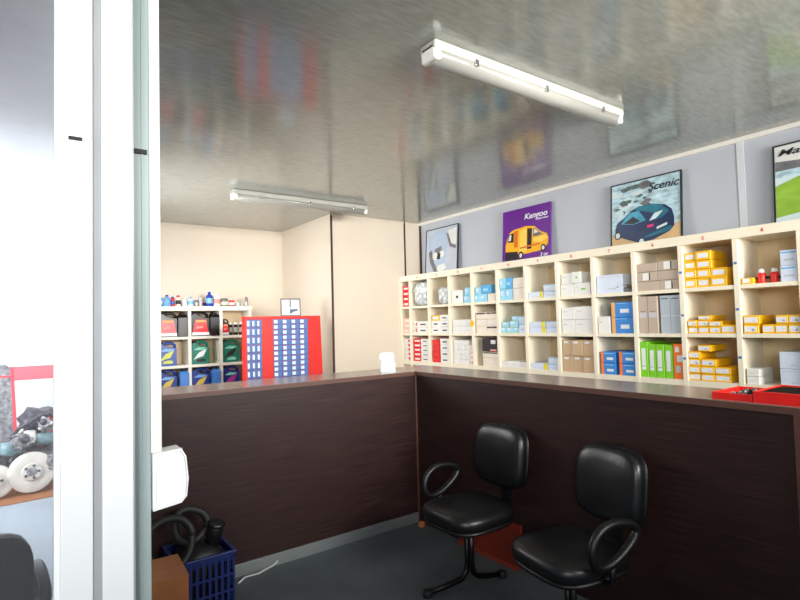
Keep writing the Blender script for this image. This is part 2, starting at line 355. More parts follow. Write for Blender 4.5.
# style: body material, depth, [(u0,u1,v0,v1,material)] decals on the front (fractions)
ST = {
 'yellow': ('yellow', .24, [(.12, .82, .22, .78, 'paper')]),
 'yellow_wide': ('yellow', .24, [(.05, .88, .18, .82, 'paper'), (.55, .72, .3, .5, 'greytone')]),
 'white': ('offwhite', .26, [(.12, .4, .62, .7, 'greytone')]),
 'white_mark': ('offwhite', .26, [(.45, .72, .42, .58, 'lime'), (.12, .3, .66, .72, 'greytone')]),
 'white_small': ('offwhite', .22, [(.25, .72, .35, .58, 'black_box')]),
 'white_plain': ('offwhite', .22, [(.2, .6, .4, .5, 'greytone')]),
 'white_big': ('bluewhite', .28, [(.1, .9, .86, .9, 'greytone'), (.45, .75, .2, .27, 'greytone')]),
 'blue_white': ('bluewhite', .24, [(.06, .9, .8, .9, 'midblue'), (.2, .8, .3, .45, 'greytone')]),
 'blue_white_y': ('bluewhite', .24, [(.0, .18, 0, 1, 'yellow_strip'), (.3, .9, .3, .5, 'greytone')]),
 'white_y_end': ('bluewhite', .24, [(.78, 1, 0, 1, 'yellow_strip'), (.1, .7, .2, .3, 'greytone')]),
 'beige': ('beige', .28, [(.15, .75, .15, .85, 'beige')]),
 'beige_label': ('beige', .28, [(.3, .62, .08, .9, 'offwhite'), (.62, .68, .08, .9, 'black_box')]),
 'beige_tall': ('beige', .28, [(.1, .9, .42, .56, 'greytone'), (.2, .8, .58, .6, 'black_box')]),
 'greyblue_tall': ('greyblue', .28, [(.15, .85, .9, .93, 'ink'), (.1, .9, .45, .47, 'offwhite')]),
 'lime': ('lime', .28, [(.2, .75, .2, .82, 'paper'), (.2, .75, .3, .32, 'ink')]),
 'orange': ('orange', .28, [(.2, .6, .76, .92, 'offwhite'), (.35, .95, .48, .68, 'paper'), (.2, .7, .18, .38, 'greytone')]),
 'kraft': ('kraft', .28, [(.15, .6, .78, .92, 'paper'), (.0, .03, 0, 1, 'beige')]),
 'blue_y': ('blue', .28, [(0, .17, 0, 1, 'peach'), (.4, .8, .28, .55, 'paper'), (.2, .7, .88, .93, 'lightblue')]),
 'blue_o': ('blue', .28, [(0, .2, 0, 1, 'orange'), (.4, .85, .25, .5, 'paper'), (.25, .9, .8, .88, 'lightblue')]),
 'lightblue': ('lightblue', .24, [(.1, .6, .5, .85, 'offwhite'), (.0, 1, 0, .12, 'yellow_strip')]),
 'lightblue_plain': ('lightblue', .24, [(.1, .5, .4, .8, 'bluewhite')]),
 'midblue': ('midblue', .24, [(.2, .7, .3, .6, 'lightblue')]),
 'cream': ('creamy', .24, [(.2, .7, .4, .6, 'offwhite')]),
 'cream_black': ('creamy', .24, [(.05, .95, .72, .95, 'black_box'), (.3, .6, .78, .88, 'pink')]),
 'red': ('boxred', .24, [(.1, .9, .42, .48, 'orange')]),
 'red_white': ('boxred', .24, [(.2, .9, .3, .72, 'offwhite')]),
 'white_red': ('offwhite', .24, [(.62, .95, .2, .8, 'boxred'), (.1, .4, .4, .6, 'pink')]),
 'pink': ('pinkish', .24, [(.15, .85, .3, .6, 'offwhite')]),
 'black': ('black_box', .24, [(.55, .85, .6, .9, 'offwhite'), (.5, .9, .05, .2, 'pink')]),
 'white_logo': ('offwhite', .24, [(.4, .6, .4, .6, 'ink')]),
 'ylabel': ('yellow', .2, [(.1, .7, .2, .9, 'paper')]),
}
CACHE = {}
def carton_meshes(style, w, h, d):
    key = (style, round(w, 3), round(h, 3), round(d, 2))
    if key in CACHE: return CACHE[key]
    body, _, decs = ST[style]
    def b(bm):
        bm_box(bm, -w/2, w/2, 0, d, 0, h, bev=min(.003, h*.06), seg=1)
        bm_box(bm, -w/2+.004, w/2-.004, -.0006, 0.004, h*.93, h*.945)      # tuck-flap fold on the front face
    bme = mesh('carton', b, [body])
    dm = []
    for (a, c, v0, v1, m) in decs:
        dm.append(('label', mesh('label', lambda bm: bm_box(bm, -w/2+a*w+.001, -w/2+c*w-.001, -.0016, .002, v0*h+.001, v1*h-.001), [m])))
    CACHE[key] = (bme, dm); return CACHE[key]
NAMEOF = {}
def cell(col, row, style, desc, rects, setback=.02, name='parts_box', cat='box'):
    """rects: (u0, u1, z0, h) with u measured from the left edge of the opening, z above the shelf"""
    if col < 11: left = YD[col] + .352 - .015; wid = .322
    else: left = YEND - .024; wid = .155
    if col == 10: left = 1.755; wid = 1.755 - (YD[10] + .015)
    if col == 11: left = YEND - .026; wid = left - 1.786
    zf = FL[row]
    layers = sorted({round(r[2], 3) for r in rects})
    for r in rects:
        u0, u1, z0, h = r[:4]
        same = sorted([q for q in rects if round(q[2], 3) == round(z0, 3)], key=lambda q: q[0])
        pos = '' if len(same) == 1 else (' ' + ('rightmost' if same.index(r) == len(same)-1 else ORD[same.index(r)]) + ',')
        li = layers.index(round(z0, 3))
        lay = '' if len(layers) == 1 else (' ' + (['bottom', 'second', 'third', 'fourth', 'fifth'][li] if li < len(layers)-1 else 'top') + ' layer,')
        lab = '%s,%s%s %s row, %s' % (desc, pos, lay, ROWN[row], COLN[col])
        w = (u1-u0)*wid - .002
        yc = left - (u0+u1)/2*wid
        d = ST[style][1]
        bme, dm = carton_meshes(style, w, h-.0015, min(d, .30-setback))
        jit = random.uniform(-.006, .006) if w < .12 else 0
        o = obj(name, bme, None, loc=(SX+setback+jit, yc, zf+z0), rot=(0, 0, -pi/2), label=lab, cat=cat, group='%s row, %s, %s' % (ROWN[row], COLN[col], desc))
        for n_, m_ in dm:
            obj(n_, m_, None, parent=o)
def grid(u0, u1, nx, z0, h, nz, gap=.0):
    s = (u1-u0)/nx
    return [(u0+i*s, u0+(i+1)*s-gap, z0+k*h, h) for k in range(nz) for i in range(nx)]
# column 0 (rightmost)
cell(0, 0, 'ylabel', 'small cream box with yellow edge', [(.02, .24, 0, .042)])
cell(0, 0, 'blue_white', 'pale blue and white box', [(.70, .995, 0, .098), (.70, .995, .098, .096)])
cell(0, 1, 'yellow_wide', 'yellow box with white label', [(.02, .29, 0, .058), (.34, .56, 0, .058), (.56, .78, 0, .058), (.78, .995, 0, .058), (.02, .31, .058, .058), (.58, .79, .058, .056), (.79, .995, .058, .056)])
cell(0, 2, 'white_plain', 'small grey white box', [(.03, .26, 0, .05), (.03, .26, .05, .05)])
cell(0, 2, 'white_big', 'large white carton', [(.60, .995, 0, .108), (.60, .995, .108, .104)])
# column 1
cell(1, 0, 'yellow', 'yellow box with white label', [(.0, .25, 0, .063), (.25, .53, 0, .063), (.53, .86, 0, .063), (.0, .25, .063, .063), (.25, .53, .063, .063), (.53, .86, .063, .063), (.0, .25, .126, .06), (.25, .57, .126, .06), (.0, .25, .186, .06), (.25, .57, .186, .062)])
cell(1, 1, 'yellow_wide', 'yellow box with white label', [(.02, .24, 0, .046), (.24, .46, 0, .046), (.46, .69, 0, .046), (.69, .98, 0, .058), (.02, .22, .046, .045), (.22, .46, .046, .045), (.46, .71, .046, .038), (.24, .5, .091, .032)])
cell(1, 2, 'yellow_wide', 'yellow box with white label', [(.0, .25, 0, .05), (.25, .53, 0, .05), (.53, .84, 0, .05), (.0, .25, .05, .05), (.25, .53, .05, .05), (.53, .84, .05, .05), (.0, .26, .10, .05), (.26, .56, .10, .05), (.0, .25, .15, .05), (.25, .5, .15, .02), (.2, .47, .20, .045)][:-2] + [(.2, .47, .20, .045)])
# column 2
cell(2, 0, 'beige_label', 'long beige box', [(.52, .98, 0, .07), (.0, .48, .07, .07), (.50, .98, .14, .072)])
cell(2, 0, 'beige', 'plain long beige box', [(.0, .52, 0, .07), (.48, .98, .07, .07), (.0, .50, .14, .066)])
cell(2, 1, 'beige_tall', 'tall beige carton', [(.0, .23, 0, .275), (.23, .47, 0, .275)])
cell(2, 1, 'greyblue_tall', 'tall pale grey blue carton', [(.51, .74, 0, .275), (.74, .98, 0, .275)])
cell(2, 2, 'lime', 'lime green magazine sized box', [(.0, .19, 0, .262), (.19, .37, 0, .245), (.37, .56, 0, .245), (.56, .75, 0, .243)])
cell(2, 2, 'orange', 'bright orange box', [(.76, .995, 0, .25)])
# column 3
cell(3, 0, 'white_big', 'wide white carton', [(.02, .72, 0, .148)])
cell(3, 1, 'white', 'small white box', [(.03, .36, 0, .135)])
cell(3, 1, 'blue_y', 'blue box with peach end', [(.40, .98, 0, .125), (.40, .98, .125, .118)])
cell(3, 2, 'blue_o', 'small blue box with orange end', [(.06, .46, 0, .09), (.06, .46, .09, .09), (.55, .98, 0, .092), (.55, .98, .092, .092)])
# column 4
cell(4, 0, 'white', 'white carton', [(.03, .43, 0, .10), (.05, .38, .10, .095)])
cell(4, 0, 'white_mark', 'cream white carton with green mark', [(.44, .93, 0, .104), (.385, .67, .104, .096)])
cell(4, 1, 'white', 'plain white carton', [(.03, .45, 0, .115), (.45, .96, 0, .115), (.03, .45, .115, .105), (.45, .96, .115, .108)])
cell(4, 2, 'kraft', 'brown kraft carton', [(.02, .33, 0, .135), (.33, .65, 0, .135), (.65, .97, 0, .135), (.02, .33, .135, .133), (.33, .65, .135, .133), (.65, .97, .135, .133)])
# column 5
cell(5, 0, 'white_y_end', 'white box with yellow end', [(.02, .53, 0, .058)])
cell(5, 0, 'blue_white', 'flat white and blue box', [(.55, .98, 0, .06), (.55, .98, .06, .055)])
cell(5, 1, 'white_y_end', 'flat white yellow-ended box', [(.02, .58, 0, .055), (.02, .56, .055, .05)])
cell(5, 1, 'blue_white', 'flat white and blue box', [(.60, .98, 0, .055), (.60, .98, .055, .05)])
cell(5, 2, 'white_y_end', 'flat white yellow-ended box', [(.02, .60, 0, .058)])
cell(5, 2, 'blue_white', 'flat white and blue box', [(.62, .98, 0, .058), (.62, .98, .058, .055)])
# column 6
cell(6, 0, 'lightblue_plain', 'pale blue box', [(.02, .25, 0, .11), (.02, .25, .11, .10), (.25, .52, 0, .11)])
cell(6, 0, 'midblue', 'bright blue box', [(.25, .52, .11, .105)])
cell(6, 0, 'cream', 'cream carton', [(.54, .96, 0, .105), (.54, .96, .105, .10)])
cell(6, 1, 'lightblue', 'light blue box', [(.0, .24, 0, .058), (.24, .5, 0, .058), (.5, .74, 0, .058), (.04, .34, .058, .052), (.36, .7, .058, .06), (.44, .72, .118, .042)])
cell(6, 1, 'blue_white', 'bluish white box', [(.74, .98, 0, .1), (.72, .98, .1, .06)])
cell(6, 2, 'white_plain', 'flat whitish box', [(.02, .34, 0, .062), (.34, .66, 0, .064), (.66, .98, 0, .06)])
# column 7
cell(7, 0, 'lightblue_plain', 'pale blue box', [(.02, .28, 0, .075), (.28, .58, 0, .08), (.06, .32, .075, .075)])
cell(7, 0, 'midblue', 'bright blue box', [(.33, .76, .08, .088)])
cell(7, 0, 'cream', 'cream box', [(.62, .94, 0, .078)])
cell(7, 1, 'cream_black', 'black-labelled cream box', [(.06, .5, .14, .07), (.5, .97, .14, .07), (.5, .97, 0, .07)])
cell(7, 1, 'cream', 'plain cream box', [(.06, .5, 0, .07), (.06, .5, .07, .07), (.5, .97, .07, .07)])
cell(7, 2, 'black', 'black box with white patch', [(.3, .97, .14, .13)])
cell(7, 2, 'cream', 'cream white carton', [(.3, .97, 0, .08)])
cell(7, 2, 'cream_black', 'cream carton with black label', [(.3, .97, .08, .06)])
# column 8
cell(8, 0, 'white_logo', 'white box with dark dot', [(.04, .56, 0, .14)])
cell(8, 0, 'lightblue_plain', 'pale blue box', [(.6, .98, 0, .08), (.66, .98, .08, .08)])
cell(8, 1, 'white_plain', 'small white box', [(.04, .35, 0, .075), (.35, .66, 0, .075), (.66, .96, 0, .075), (.04, .35, .075, .07), (.35, .66, .075, .07), (.66, .96, .075, .07)])
cell(8, 2, 'white_plain', 'small white box', grid(.04, .80, 3, 0, .05, 5))
cell(8, 2, 'white_red', 'red-ended white box', grid(.80, .98, 1, 0, .05, 4))
# column 9
cell(9, 1, 'yellow', 'yellow box', [(.05, .48, .14, .06)])
cell(9, 1, 'white_small', 'black-labelled white box', [(.03, .48, 0, .07), (.48, .97, 0, .07), (.03, .48, .07, .07), (.48, .97, .07, .07), (.48, .97, .14, .062)])
cell(9, 2, 'red', 'red box', grid(.06, .42, 1, 0, .063, 4))
cell(9, 2, 'white_small', 'black-labelled white box', grid(.46, .95, 1, 0, .066, 4))
# column 10
cell(10, 1, 'white_small', 'black-labelled white box', [(.3, .97, 0, .07), (.3, .97, .07, .07)])
cell(10, 1, 'white_red', 'white and red box', [(.04, .28, 0, .07), (.04, .28, .07, .07)])
cell(10, 2, 'red_white', 'red and white box', grid(.02, .46, 1, 0, .052, 5))
cell(10, 2, 'white_small', 'black-labelled white box', grid(.47, .98, 1, 0, .052, 5))
# column 11
cell(11, 0, 'red_white', 'red and white box', grid(.04, .8, 1, 0, .062, 4))
cell(11, 1, 'pink', 'pinkish cream box', grid(.04, .95, 1, 0, .06, 3))
cell(11, 2, 'white_red', 'white and red box', grid(.04, .95, 1, 0, .052, 5))
# strips of boxes just seen below the bottom cells
ROWN.append('lowest visible')
cell(4, 3, 'white', 'wide white carton', [(.05, .8, 0, .255)])
cell(10, 3, 'blue_white', 'pale white carton', [(.1, .9, 0, .27)])
cell(11, 3, 'beige', 'grey brown carton', [(.1, .9, 0, .27)])
cell(2, 3, 'lime', 'lime green carton', [(.3, .95, 0, .25)])

# soft bags and lumps
def lump(name, mt, size, loc, label, cat, rot=0, seed=1, sub=3, amp=.16, group=None, sq=.45):
    def b(bm):
        bmesh.ops.create_icosphere(bm, subdivisions=sub, radius=1)
        rnd = random.Random(seed); ph = [(rnd.uniform(2, 5), rnd.uniform(0, 6)) for _ in range(6)]
        for v in bm.verts:
            p = v.co.copy(); q = max(abs(p.x), abs(p.y), abs(p.z)); p = p.lerp(p/q, sq)
            k = 1 + amp*(sin(ph[0][0]*p.x*2+ph[0][1])*sin(ph[1][0]*p.z*2+ph[1][1]) + .5*sin(ph[2][0]*3*p.x+ph[3][1])*cos(ph[3][0]*3*p.z))
            v.co = Vector((p.x*size[0]/2*k, p.y*size[1]/2*k, p.z*size[2]/2*k))
        lo = min(v.co.z for v in bm.verts)
        for v in bm.verts: v.co.z = max(v.co.z - lo, 0)
        for f in bm.faces: f.smooth = True
    o = obj(name, b, mt, loc=loc, rot=(0, 0, rot), label=label, cat=cat, group=group)
    return o
lump('parts_bag', 'bag', (.26, .2, .27), (SX+.115, 1.59, FL[0]), 'tall clear plastic bag of silver parts in the top cell, second column from left', 'bag', -pi/2, 3, amp=.05, sq=.85)
lump('parts_bag', 'bag', (.17, .17, .19), (SX+.10, 1.19, FL[0]), 'shorter clear plastic bag of silver parts in the top cell, third column from left', 'bag', -pi/2, 5, amp=.07, sq=.8)
lump('wrapped_part', 'steel', (.10, .14, .075), (SX+.10, -.90, FL[0]), 'dark grey crumpled part beside the wide white carton in the top row', 'part', -pi/2, 8, amp=.3)
lump('wrapped_part', 'steel', (.12, .12, .045), (SX+.11, .29, FL[0]+.060), 'grey crumpled part lying on a flat white box in the top row', 'part', -pi/2, 11, amp=.3)
for i, u in enumerate((.34, .56)):
    y = YD[0]+.352-.015-.322*u
    k = thing('spray_bottle', ['left', 'right'][i] + ' one of two small red bottles with white caps beside small cream box', 'bottle', (SX+.06, y, FL[0]), group='two red bottles in the top right cell')
    k.scale = (1.25, 1.25, 1.2)
    obj('bottle_body', lambda bm: bm_lathe(bm, [(.019, 0), (.021, .004), (.017, .022), (.020, .036), (.020, .05), (.010, .058)], 16), 'tray_red', k)
    obj('cap', lambda bm: bm_lathe(bm, [(.013, .056), (.014, .06), (.012, .074), (.004, .078)], 14), 'white', k)
    obj('side_handle', lambda bm: (bm_lathe(bm, [(.006, -.032), (.007, -.03), (.007, .03), (.006, .032)], 10, (0, 0, .03), axis='y')), 'black_plastic', k)
# yellow round tag hanging on the divider between columns 7 and 8
def _(bm):
    pts = []
    for k in range(20):
        r = .034 if k % 2 == 0 else .028
        pts.append((r*cos(2*pi*k/20), r*sin(2*pi*k/20)))
    bm_prism(bm, pts, -.002, .002)
obj('price_star', _, 'yellow', loc=(SX-.004, YD[8], FL[1]+.10), rot=(0, 0, -pi/2), label='round yellow star tag stuck on the shelf divider near the middle of the left half', cat='tag')

# ------------------------------------------------------------------ posters
def poster(y_left, y_right, ztop, bg, label, art, lean=.07, frame='frame_black'):
    w = y_left - y_right; h = (ztop - ZT)/cos(lean)
    t = thing('framed_poster', label, 'poster', (WX - .012 - sin(lean)*h - .02, (y_left+y_right)/2, ZT+.002), (-lean, 0, -pi/2), 'posters leaning on the wall above the shelving')
    f = .009
    obj('frame', lambda bm: (bm_box(bm, -w/2, -w/2+f, -.008, .012, 0, h), bm_box(bm, w/2-f, w/2, -.008, .012, 0, h), bm_box(bm, -w/2+f, w/2-f, -.008, .012, 0, f), bm_box(bm, -w/2+f, w/2-f, -.008, .012, h-f, h)), frame, t)
    obj('picture', lambda bm: bm_box(bm, -w/2+f, w/2-f, -.002, .01, f, h-f), bg, t)
    art(t, w, h)
    return t
def flat(parent, name, pts, m, w, h, lay):
    """polygon in poster fractions"""
    d = -.002 - .0006*lay
    return obj(name, lambda bm: bm_prism(bm, [((x-.5)*w, z*h) for x, z in pts], d, -.0015), m, parent)
def ell(cx, cz, rx, rz, n=18, a0=0): return [(cx+rx*cos(a0+2*pi*k/n), cz+rz*sin(a0+2*pi*k/n)) for k in range(n)]
cm('p_purple', (104, 38, 142), rough=.3, var=.12, scale=3)
cm('p_yellow', (244, 178, 24), rough=.35, var=.1, scale=8); cm('p_yellow_l', (250, 206, 92), rough=.35); cm('p_orange', (214, 112, 22), rough=.35)
cm('p_dark', (34, 26, 34), rough=.3); cm('p_teal', (28, 110, 130), rough=.3, var=.25, scale=7); cm('p_navy', (22, 44, 82), rough=.3, var=.25, scale=9)
cm('p_glass', (70, 150, 176), rough=.3, var=.4, scale=12); cm('p_sand', (206, 172, 124), rough=.4, var=.1, scale=8); cm('p_light', (206, 222, 224), rough=.4, var=.08, scale=6)
cm('p_water', (176, 204, 212), rough=.35, var=.4, scale=13, stretch=(1, 1, 2.5)); cm('p_rock', (88, 108, 104), rough=.4, var=.55, scale=16); cm('p_grey', (184, 190, 202), rough=.25, var=.1, scale=4)
cm('p_greyd', (112, 112, 114), rough=.3, var=.3, scale=12); cm('p_greyl', (220, 220, 214), rough=.3, var=.1, scale=10); cm('p_grass', (140, 178, 60), rough=.4, var=.2, scale=6, stretch=(1, 1, 3)); cm('p_magenta', (220, 50, 120), rough=.4)
cm('p_ice', (172, 188, 208), rough=.25, var=.06, scale=5)
def art_van(t, w, h):
    F = lambda n, p, m, l: flat(t, n, p, m, w, h, l)
    F('van_body', [(.06, .2), (.06, .36), (.09, .46), (.14, .58), (.22, .63), (.5, .66), (.68, .63), (.8, .52), (.93, .46), (.96, .38), (.95, .28), (.9, .24), (.8, .18), (.5, .16)], 'p_yellow', 1)
    F('van_tail', [(.05, .1), (.06, .24), (.33, .22), (.33, .03), (.14, .03)], 'p_dark', 2)
    F('van_window', [(.1, .42), (.13, .56), (.24, .57), (.24, .4)], 'p_dark', 2)
    F('van_window', [(.12, .44), (.145, .54), (.19, .55), (.18, .44)], 'p_greyl', 3)
    F('van_door', [(.25, .3), (.25, .6), (.33, .61), (.33, .3)], 'p_orange', 2)
    F('van_door', [(.37, .2), (.37, .6), (.52, .62), (.52, .2)], 'p_yellow_l', 2)
    F('van_opening', [(.53, .24), (.53, .61), (.63, .6), (.62, .24)], 'p_dark', 2)
    F('windscreen', [(.65, .44), (.65, .59), (.7, .59), (.79, .5), (.86, .46)], 'p_greyd', 2)
    F('windscreen', [(.67, .5), (.67, .57), (.7, .57), (.76, .51)], 'p_greyl', 3)
    F('bonnet', [(.66, .36), (.66, .42), (.92, .44), (.94, .38), (.8, .32)], 'p_yellow_l', 3)
    F('side_moulding', [(.38, .26), (.38, .29), (.8, .32), (.8, .29)], 'p_orange', 3)
    for cx, cz, r in ((.4, .14, .075), (.86, .22, .065)):
        F('wheel', ell(cx, cz, r*.75, r), 'p_dark', 4); F('wheel_hub', ell(cx, cz, r*.4, r*.55), 'p_greyl', 5)
    text('title_lettering', 'Kangoo', .078, 'white', t, (-.04*w, -.0045, h*.785), shear=.25, width=w*.47)
    text('subtitle_lettering', 'Express', .026, 'white', t, (.2*w, -.0045, h*.735), shear=.25, width=w*.25)
    text('small_lettering', '3 ov', .05, 'white', t, (.3*w, -.0045, h*.08), shear=.2)
    F('corner_mark', [(.8, .02), (.8, .045), (.97, .045), (.97, .02)], 'p_magenta', 2)
def art_scenic(t, w, h):
    F = lambda n, p, m, l: flat(t, n, p, m, w, h, l)
    rnd = random.Random(4)
    for k in range(26):
        cx, cz = rnd.uniform(.05, .6), rnd.uniform(.5, .93); r = rnd.uniform(.025, .07)
        F('rock', [(cx+r*rnd.uniform(.7, 1.3)*cos(a)*1.3, min(.97, cz+r*rnd.uniform(.4, .8)*sin(a))) for a in [2*pi*i/9 for i in range(9)]], ['p_rock', 'p_light', 'p_rock', 'p_greyd'][k % 4], 1+k % 3)
    F('sand', [(.02, .03), (.02, .22), (.2, .24), (.9, .25), (.98, .3), (.98, .03)], 'p_sand', 1)
    F('car_body', [(.07, .3), (.1, .4), (.2, .46), (.32, .56), (.42, .6), (.62, .6), (.78, .56), (.87, .48), (.9, .36), (.9, .24), (.84, .17), (.62, .08), (.42, .06), (.14, .18), (.07, .24)], 'p_navy', 5)
    F('car_roof', [(.36, .56), (.44, .595), (.62, .595), (.77, .55), (.62, .47), (.48, .52)], 'p_teal', 6)
    F('side_window', [(.16, .38), (.28, .52), (.42, .54), (.52, .38), (.34, .34)], 'p_glass', 6)
    F('side_window_dark', [(.2, .38), (.34, .46), (.44, .38), (.34, .35)], 'p_dark', 7)
    F('rear_window', [(.56, .36), (.64, .48), (.76, .53), (.84, .46), (.74, .38)], 'p_teal', 6)
    F('rear_glare', [(.57, .36), (.64, .46), (.76, .48), (.66, .38)], 'p_light', 7)
    F('number_plate', [(.67, .22), (.67, .255), (.81, .3), (.81, .265)], 'p_light', 7)
    F('bumper', [(.5, .12), (.52, .15), (.84, .24), (.88, .24), (.84, .18)], 'p_teal', 7)
    F('tail_light', [(.54, .26), (.54, .3), (.63, .31), (.62, .27)], 'p_magenta', 7)
    for cx, cz in ((.11, .21), (.46, .075)):
        F('wheel', ell(cx, cz, .05, .06), 'p_dark', 7); F('wheel_hub', ell(cx, cz, .033, .042), 'p_light', 8)
    text('title_lettering', 'Scenic', .085, 'ink', t, (.05*w, -.0062, h*.8), shear=.35, width=w*.42)
def art_grey(t, w, h):
    F = lambda n, p, m, l: flat(t, n, p, m, w, h, l)
    F('pale_shape', [(.1, .85), (.45, .95), (.62, .92), (.7, .6), (.62, .2), (.3, .12), (.08, .4)], 'p_ice', 1)
    F('pale_patch', [(.7, .9), (.95, .93), (.95, .6), (.82, .55)], 'p_greyl', 2)
    F('dark_streak', [(.64, .86), (.7, .84), (.8, .62), (.94, .56), (.93, .5), (.76, .55)], 'p_greyd', 3)
    F('bracket', [(.28, .5), (.3, .55), (.5, .6), (.52, .52), (.4, .46)], 'p_greyd', 3)
    F('bracket', [(.36, .34), (.4, .48), (.48, .44), (.46, .32)], 'p_dark', 4)
    F('pale_round', ell(.52, .43, .07, .07), 'p_greyl', 3); F('pale_round', ell(.3, .4, .09, .08), 'p_greyl', 2)
    F('stalk', [(.1, .5), (.2, .55), (.26, .3), (.42, .05), (.3, .03), (.14, .3)], 'p_greyd', 2)
    F('leaf', [(.36, .1), (.4, .2), (.6, .22), (.66, .12), (.5, .05)], 'p_greyl', 3)
def art_green(t, w, h):
    F = lambda n, p, m, l: flat(t, n, p, m, w, h, l)
    F('sky', [(.02, .74), (.02, .98), (.98, .98), (.98, .74)], 'p_greyl', 1)
    F('dark_hill', [(.02, .68), (.02, .8), (.3, .77), (.98, .8), (.98, .7)], 'p_greyd', 2)
    F('water', [(.02, .6), (.02, .69), (.98, .71), (.98, .58)], 'p_water', 2)
    F('grass', [(.02, .12), (.02, .5), (.4, .64), (.6, .6), (.5, .3), (.3, .16)], 'p_grass', 3)
    F('vehicle', [(.26, .06), (.24, .2), (.32, .4), (.4, .52), (.98, .6), (.98, .05)], 'p_greyl', 4)
    F('orange_band', [(.27, .22), (.27, .26), (.98, .28), (.98, .24)], 'p_yellow', 5)
    F('tyre', ell(.42, .11, .12, .12), 'p_dark', 5)
    text('title_lettering', 'Master', .06, 'ink', t, (-.46*w, -.0062, h*.86), shear=.35, width=w*.5)
poster(1.80, 1.22, 2.615, 'p_grey', 'faded grey and pale blue framed poster leaning in the corner, leftmost on the shelving', art_grey)
poster(.53, -.07, 2.605, 'p_purple', 'purple framed poster of a yellow van with white Kangoo lettering', art_van, frame='p_purple')
poster(-.695, -1.285, 2.605, 'p_water', 'framed poster of a dark blue car on rocky shore with Scenic lettering', art_scenic)
poster(-1.885, -2.48, 2.605, 'p_light', 'framed poster with green meadow and pale vehicle, rightmost on top of the shelving', art_green)

# ------------------------------------------------------------------ counter items
cm('clear_acrylic', (226, 236, 236), rough=.12, var=.03)
hld = thing('card_dispenser', 'small translucent white card dispenser standing on the counter corner', 'card holder', (-.16, .14, H+.001), (0, 0, R(-25)))
obj('back_plate', lambda bm: bm_prism(bm, [(-.045, 0), (.045, 0), (.045, .12), (.032, .13), (-.032, .13), (-.045, .115)], .02, .024), 'clear_acrylic', hld)
obj('pocket', lambda bm: (bm_box(bm, -.045, .045, -.02, -.016, 0, .06), bm_box(bm, -.045, -.041, -.016, .02, 0, .06), bm_box(bm, .041, .045, -.016, .02, 0, .06), bm_box(bm, -.045, .045, -.03, .03, -.0, .004)), 'clear_acrylic', hld)
obj('cards', lambda bm: bm_box(bm, -.036, .036, -.012, .012, .006, .085), 'white', hld)
obj('card_print', lambda bm: (bm_box(bm, -.005, .02, -.022, -.0205, .035, .042), bm_box(bm, -.005, -.001, -.022, -.0205, .026, .042)), 'greytone', hld)
def tray(y0, y1, x0, x1, h, label):
    t = thing('parts_tray', label, 'tray', ((x0+x1)/2, (y0+y1)/2, H), (0, 0, -pi/2))
    w = y0-y1; d = x1-x0
    obj('tray_body', lambda bm: (bm_box(bm, -w/2, w/2, -d/2, d/2, 0, .005), bm_box(bm, -w/2, -w/2+.008, -d/2, d/2, .005, h, bev=.002), bm_box(bm, w/2-.008, w/2, -d/2, d/2, .005, h, bev=.002),
        bm_box(bm, -w/2+.008, w/2-.008, -d/2, -d/2+.008, .005, h, bev=.002), bm_box(bm, -w/2+.008, w/2-.008, d/2-.008, d/2, .005, h, bev=.002)), 'tray_red', t)
    return t
tray(-2.125, -2.285, .03, .30, .03, 'shallow red tray of small dark parts on the counter, left of the deeper tray')
t2 = tray(-2.292, -2.52, .02, .32, .048, 'deeper red tray with dark partitions at the right end of the counter')
for i in range(7):
    obj('partition', box_of(-.105, .105, -.13+.04*i, -.122+.04*i, .004, .044), 'black_plastic', t2)
obj('slot_insert', box_of(-.105, .105, -.14, .14, .005, .036), 'ink', t2)
rnd = random.Random(3)
for k in range(9):
    x = .05 + .028*k; y = -2.15 - rnd.uniform(.03, .11)
    o = thing('small_part', 'small dark cylindrical part lying in the shallow red tray', 'part', (x, y, H+.018), (rnd.uniform(-.4, .4), pi/2, rnd.uniform(0, 3)), 'dark parts in the shallow red tray')
    obj('shank', lambda bm: bm_lathe(bm, [(.006, -.022), (.008, -.02), (.008, .012), (.005, .015), (.005, .022)], 10), 'black_junk', o)
    obj('collar', lambda bm: bm_lathe(bm, [(.011, -.006), (.012, -.004), (.012, .002), (.011, .004)], 10), 'steel', o)

hld.scale = (1.25, 1.1, 1.1)
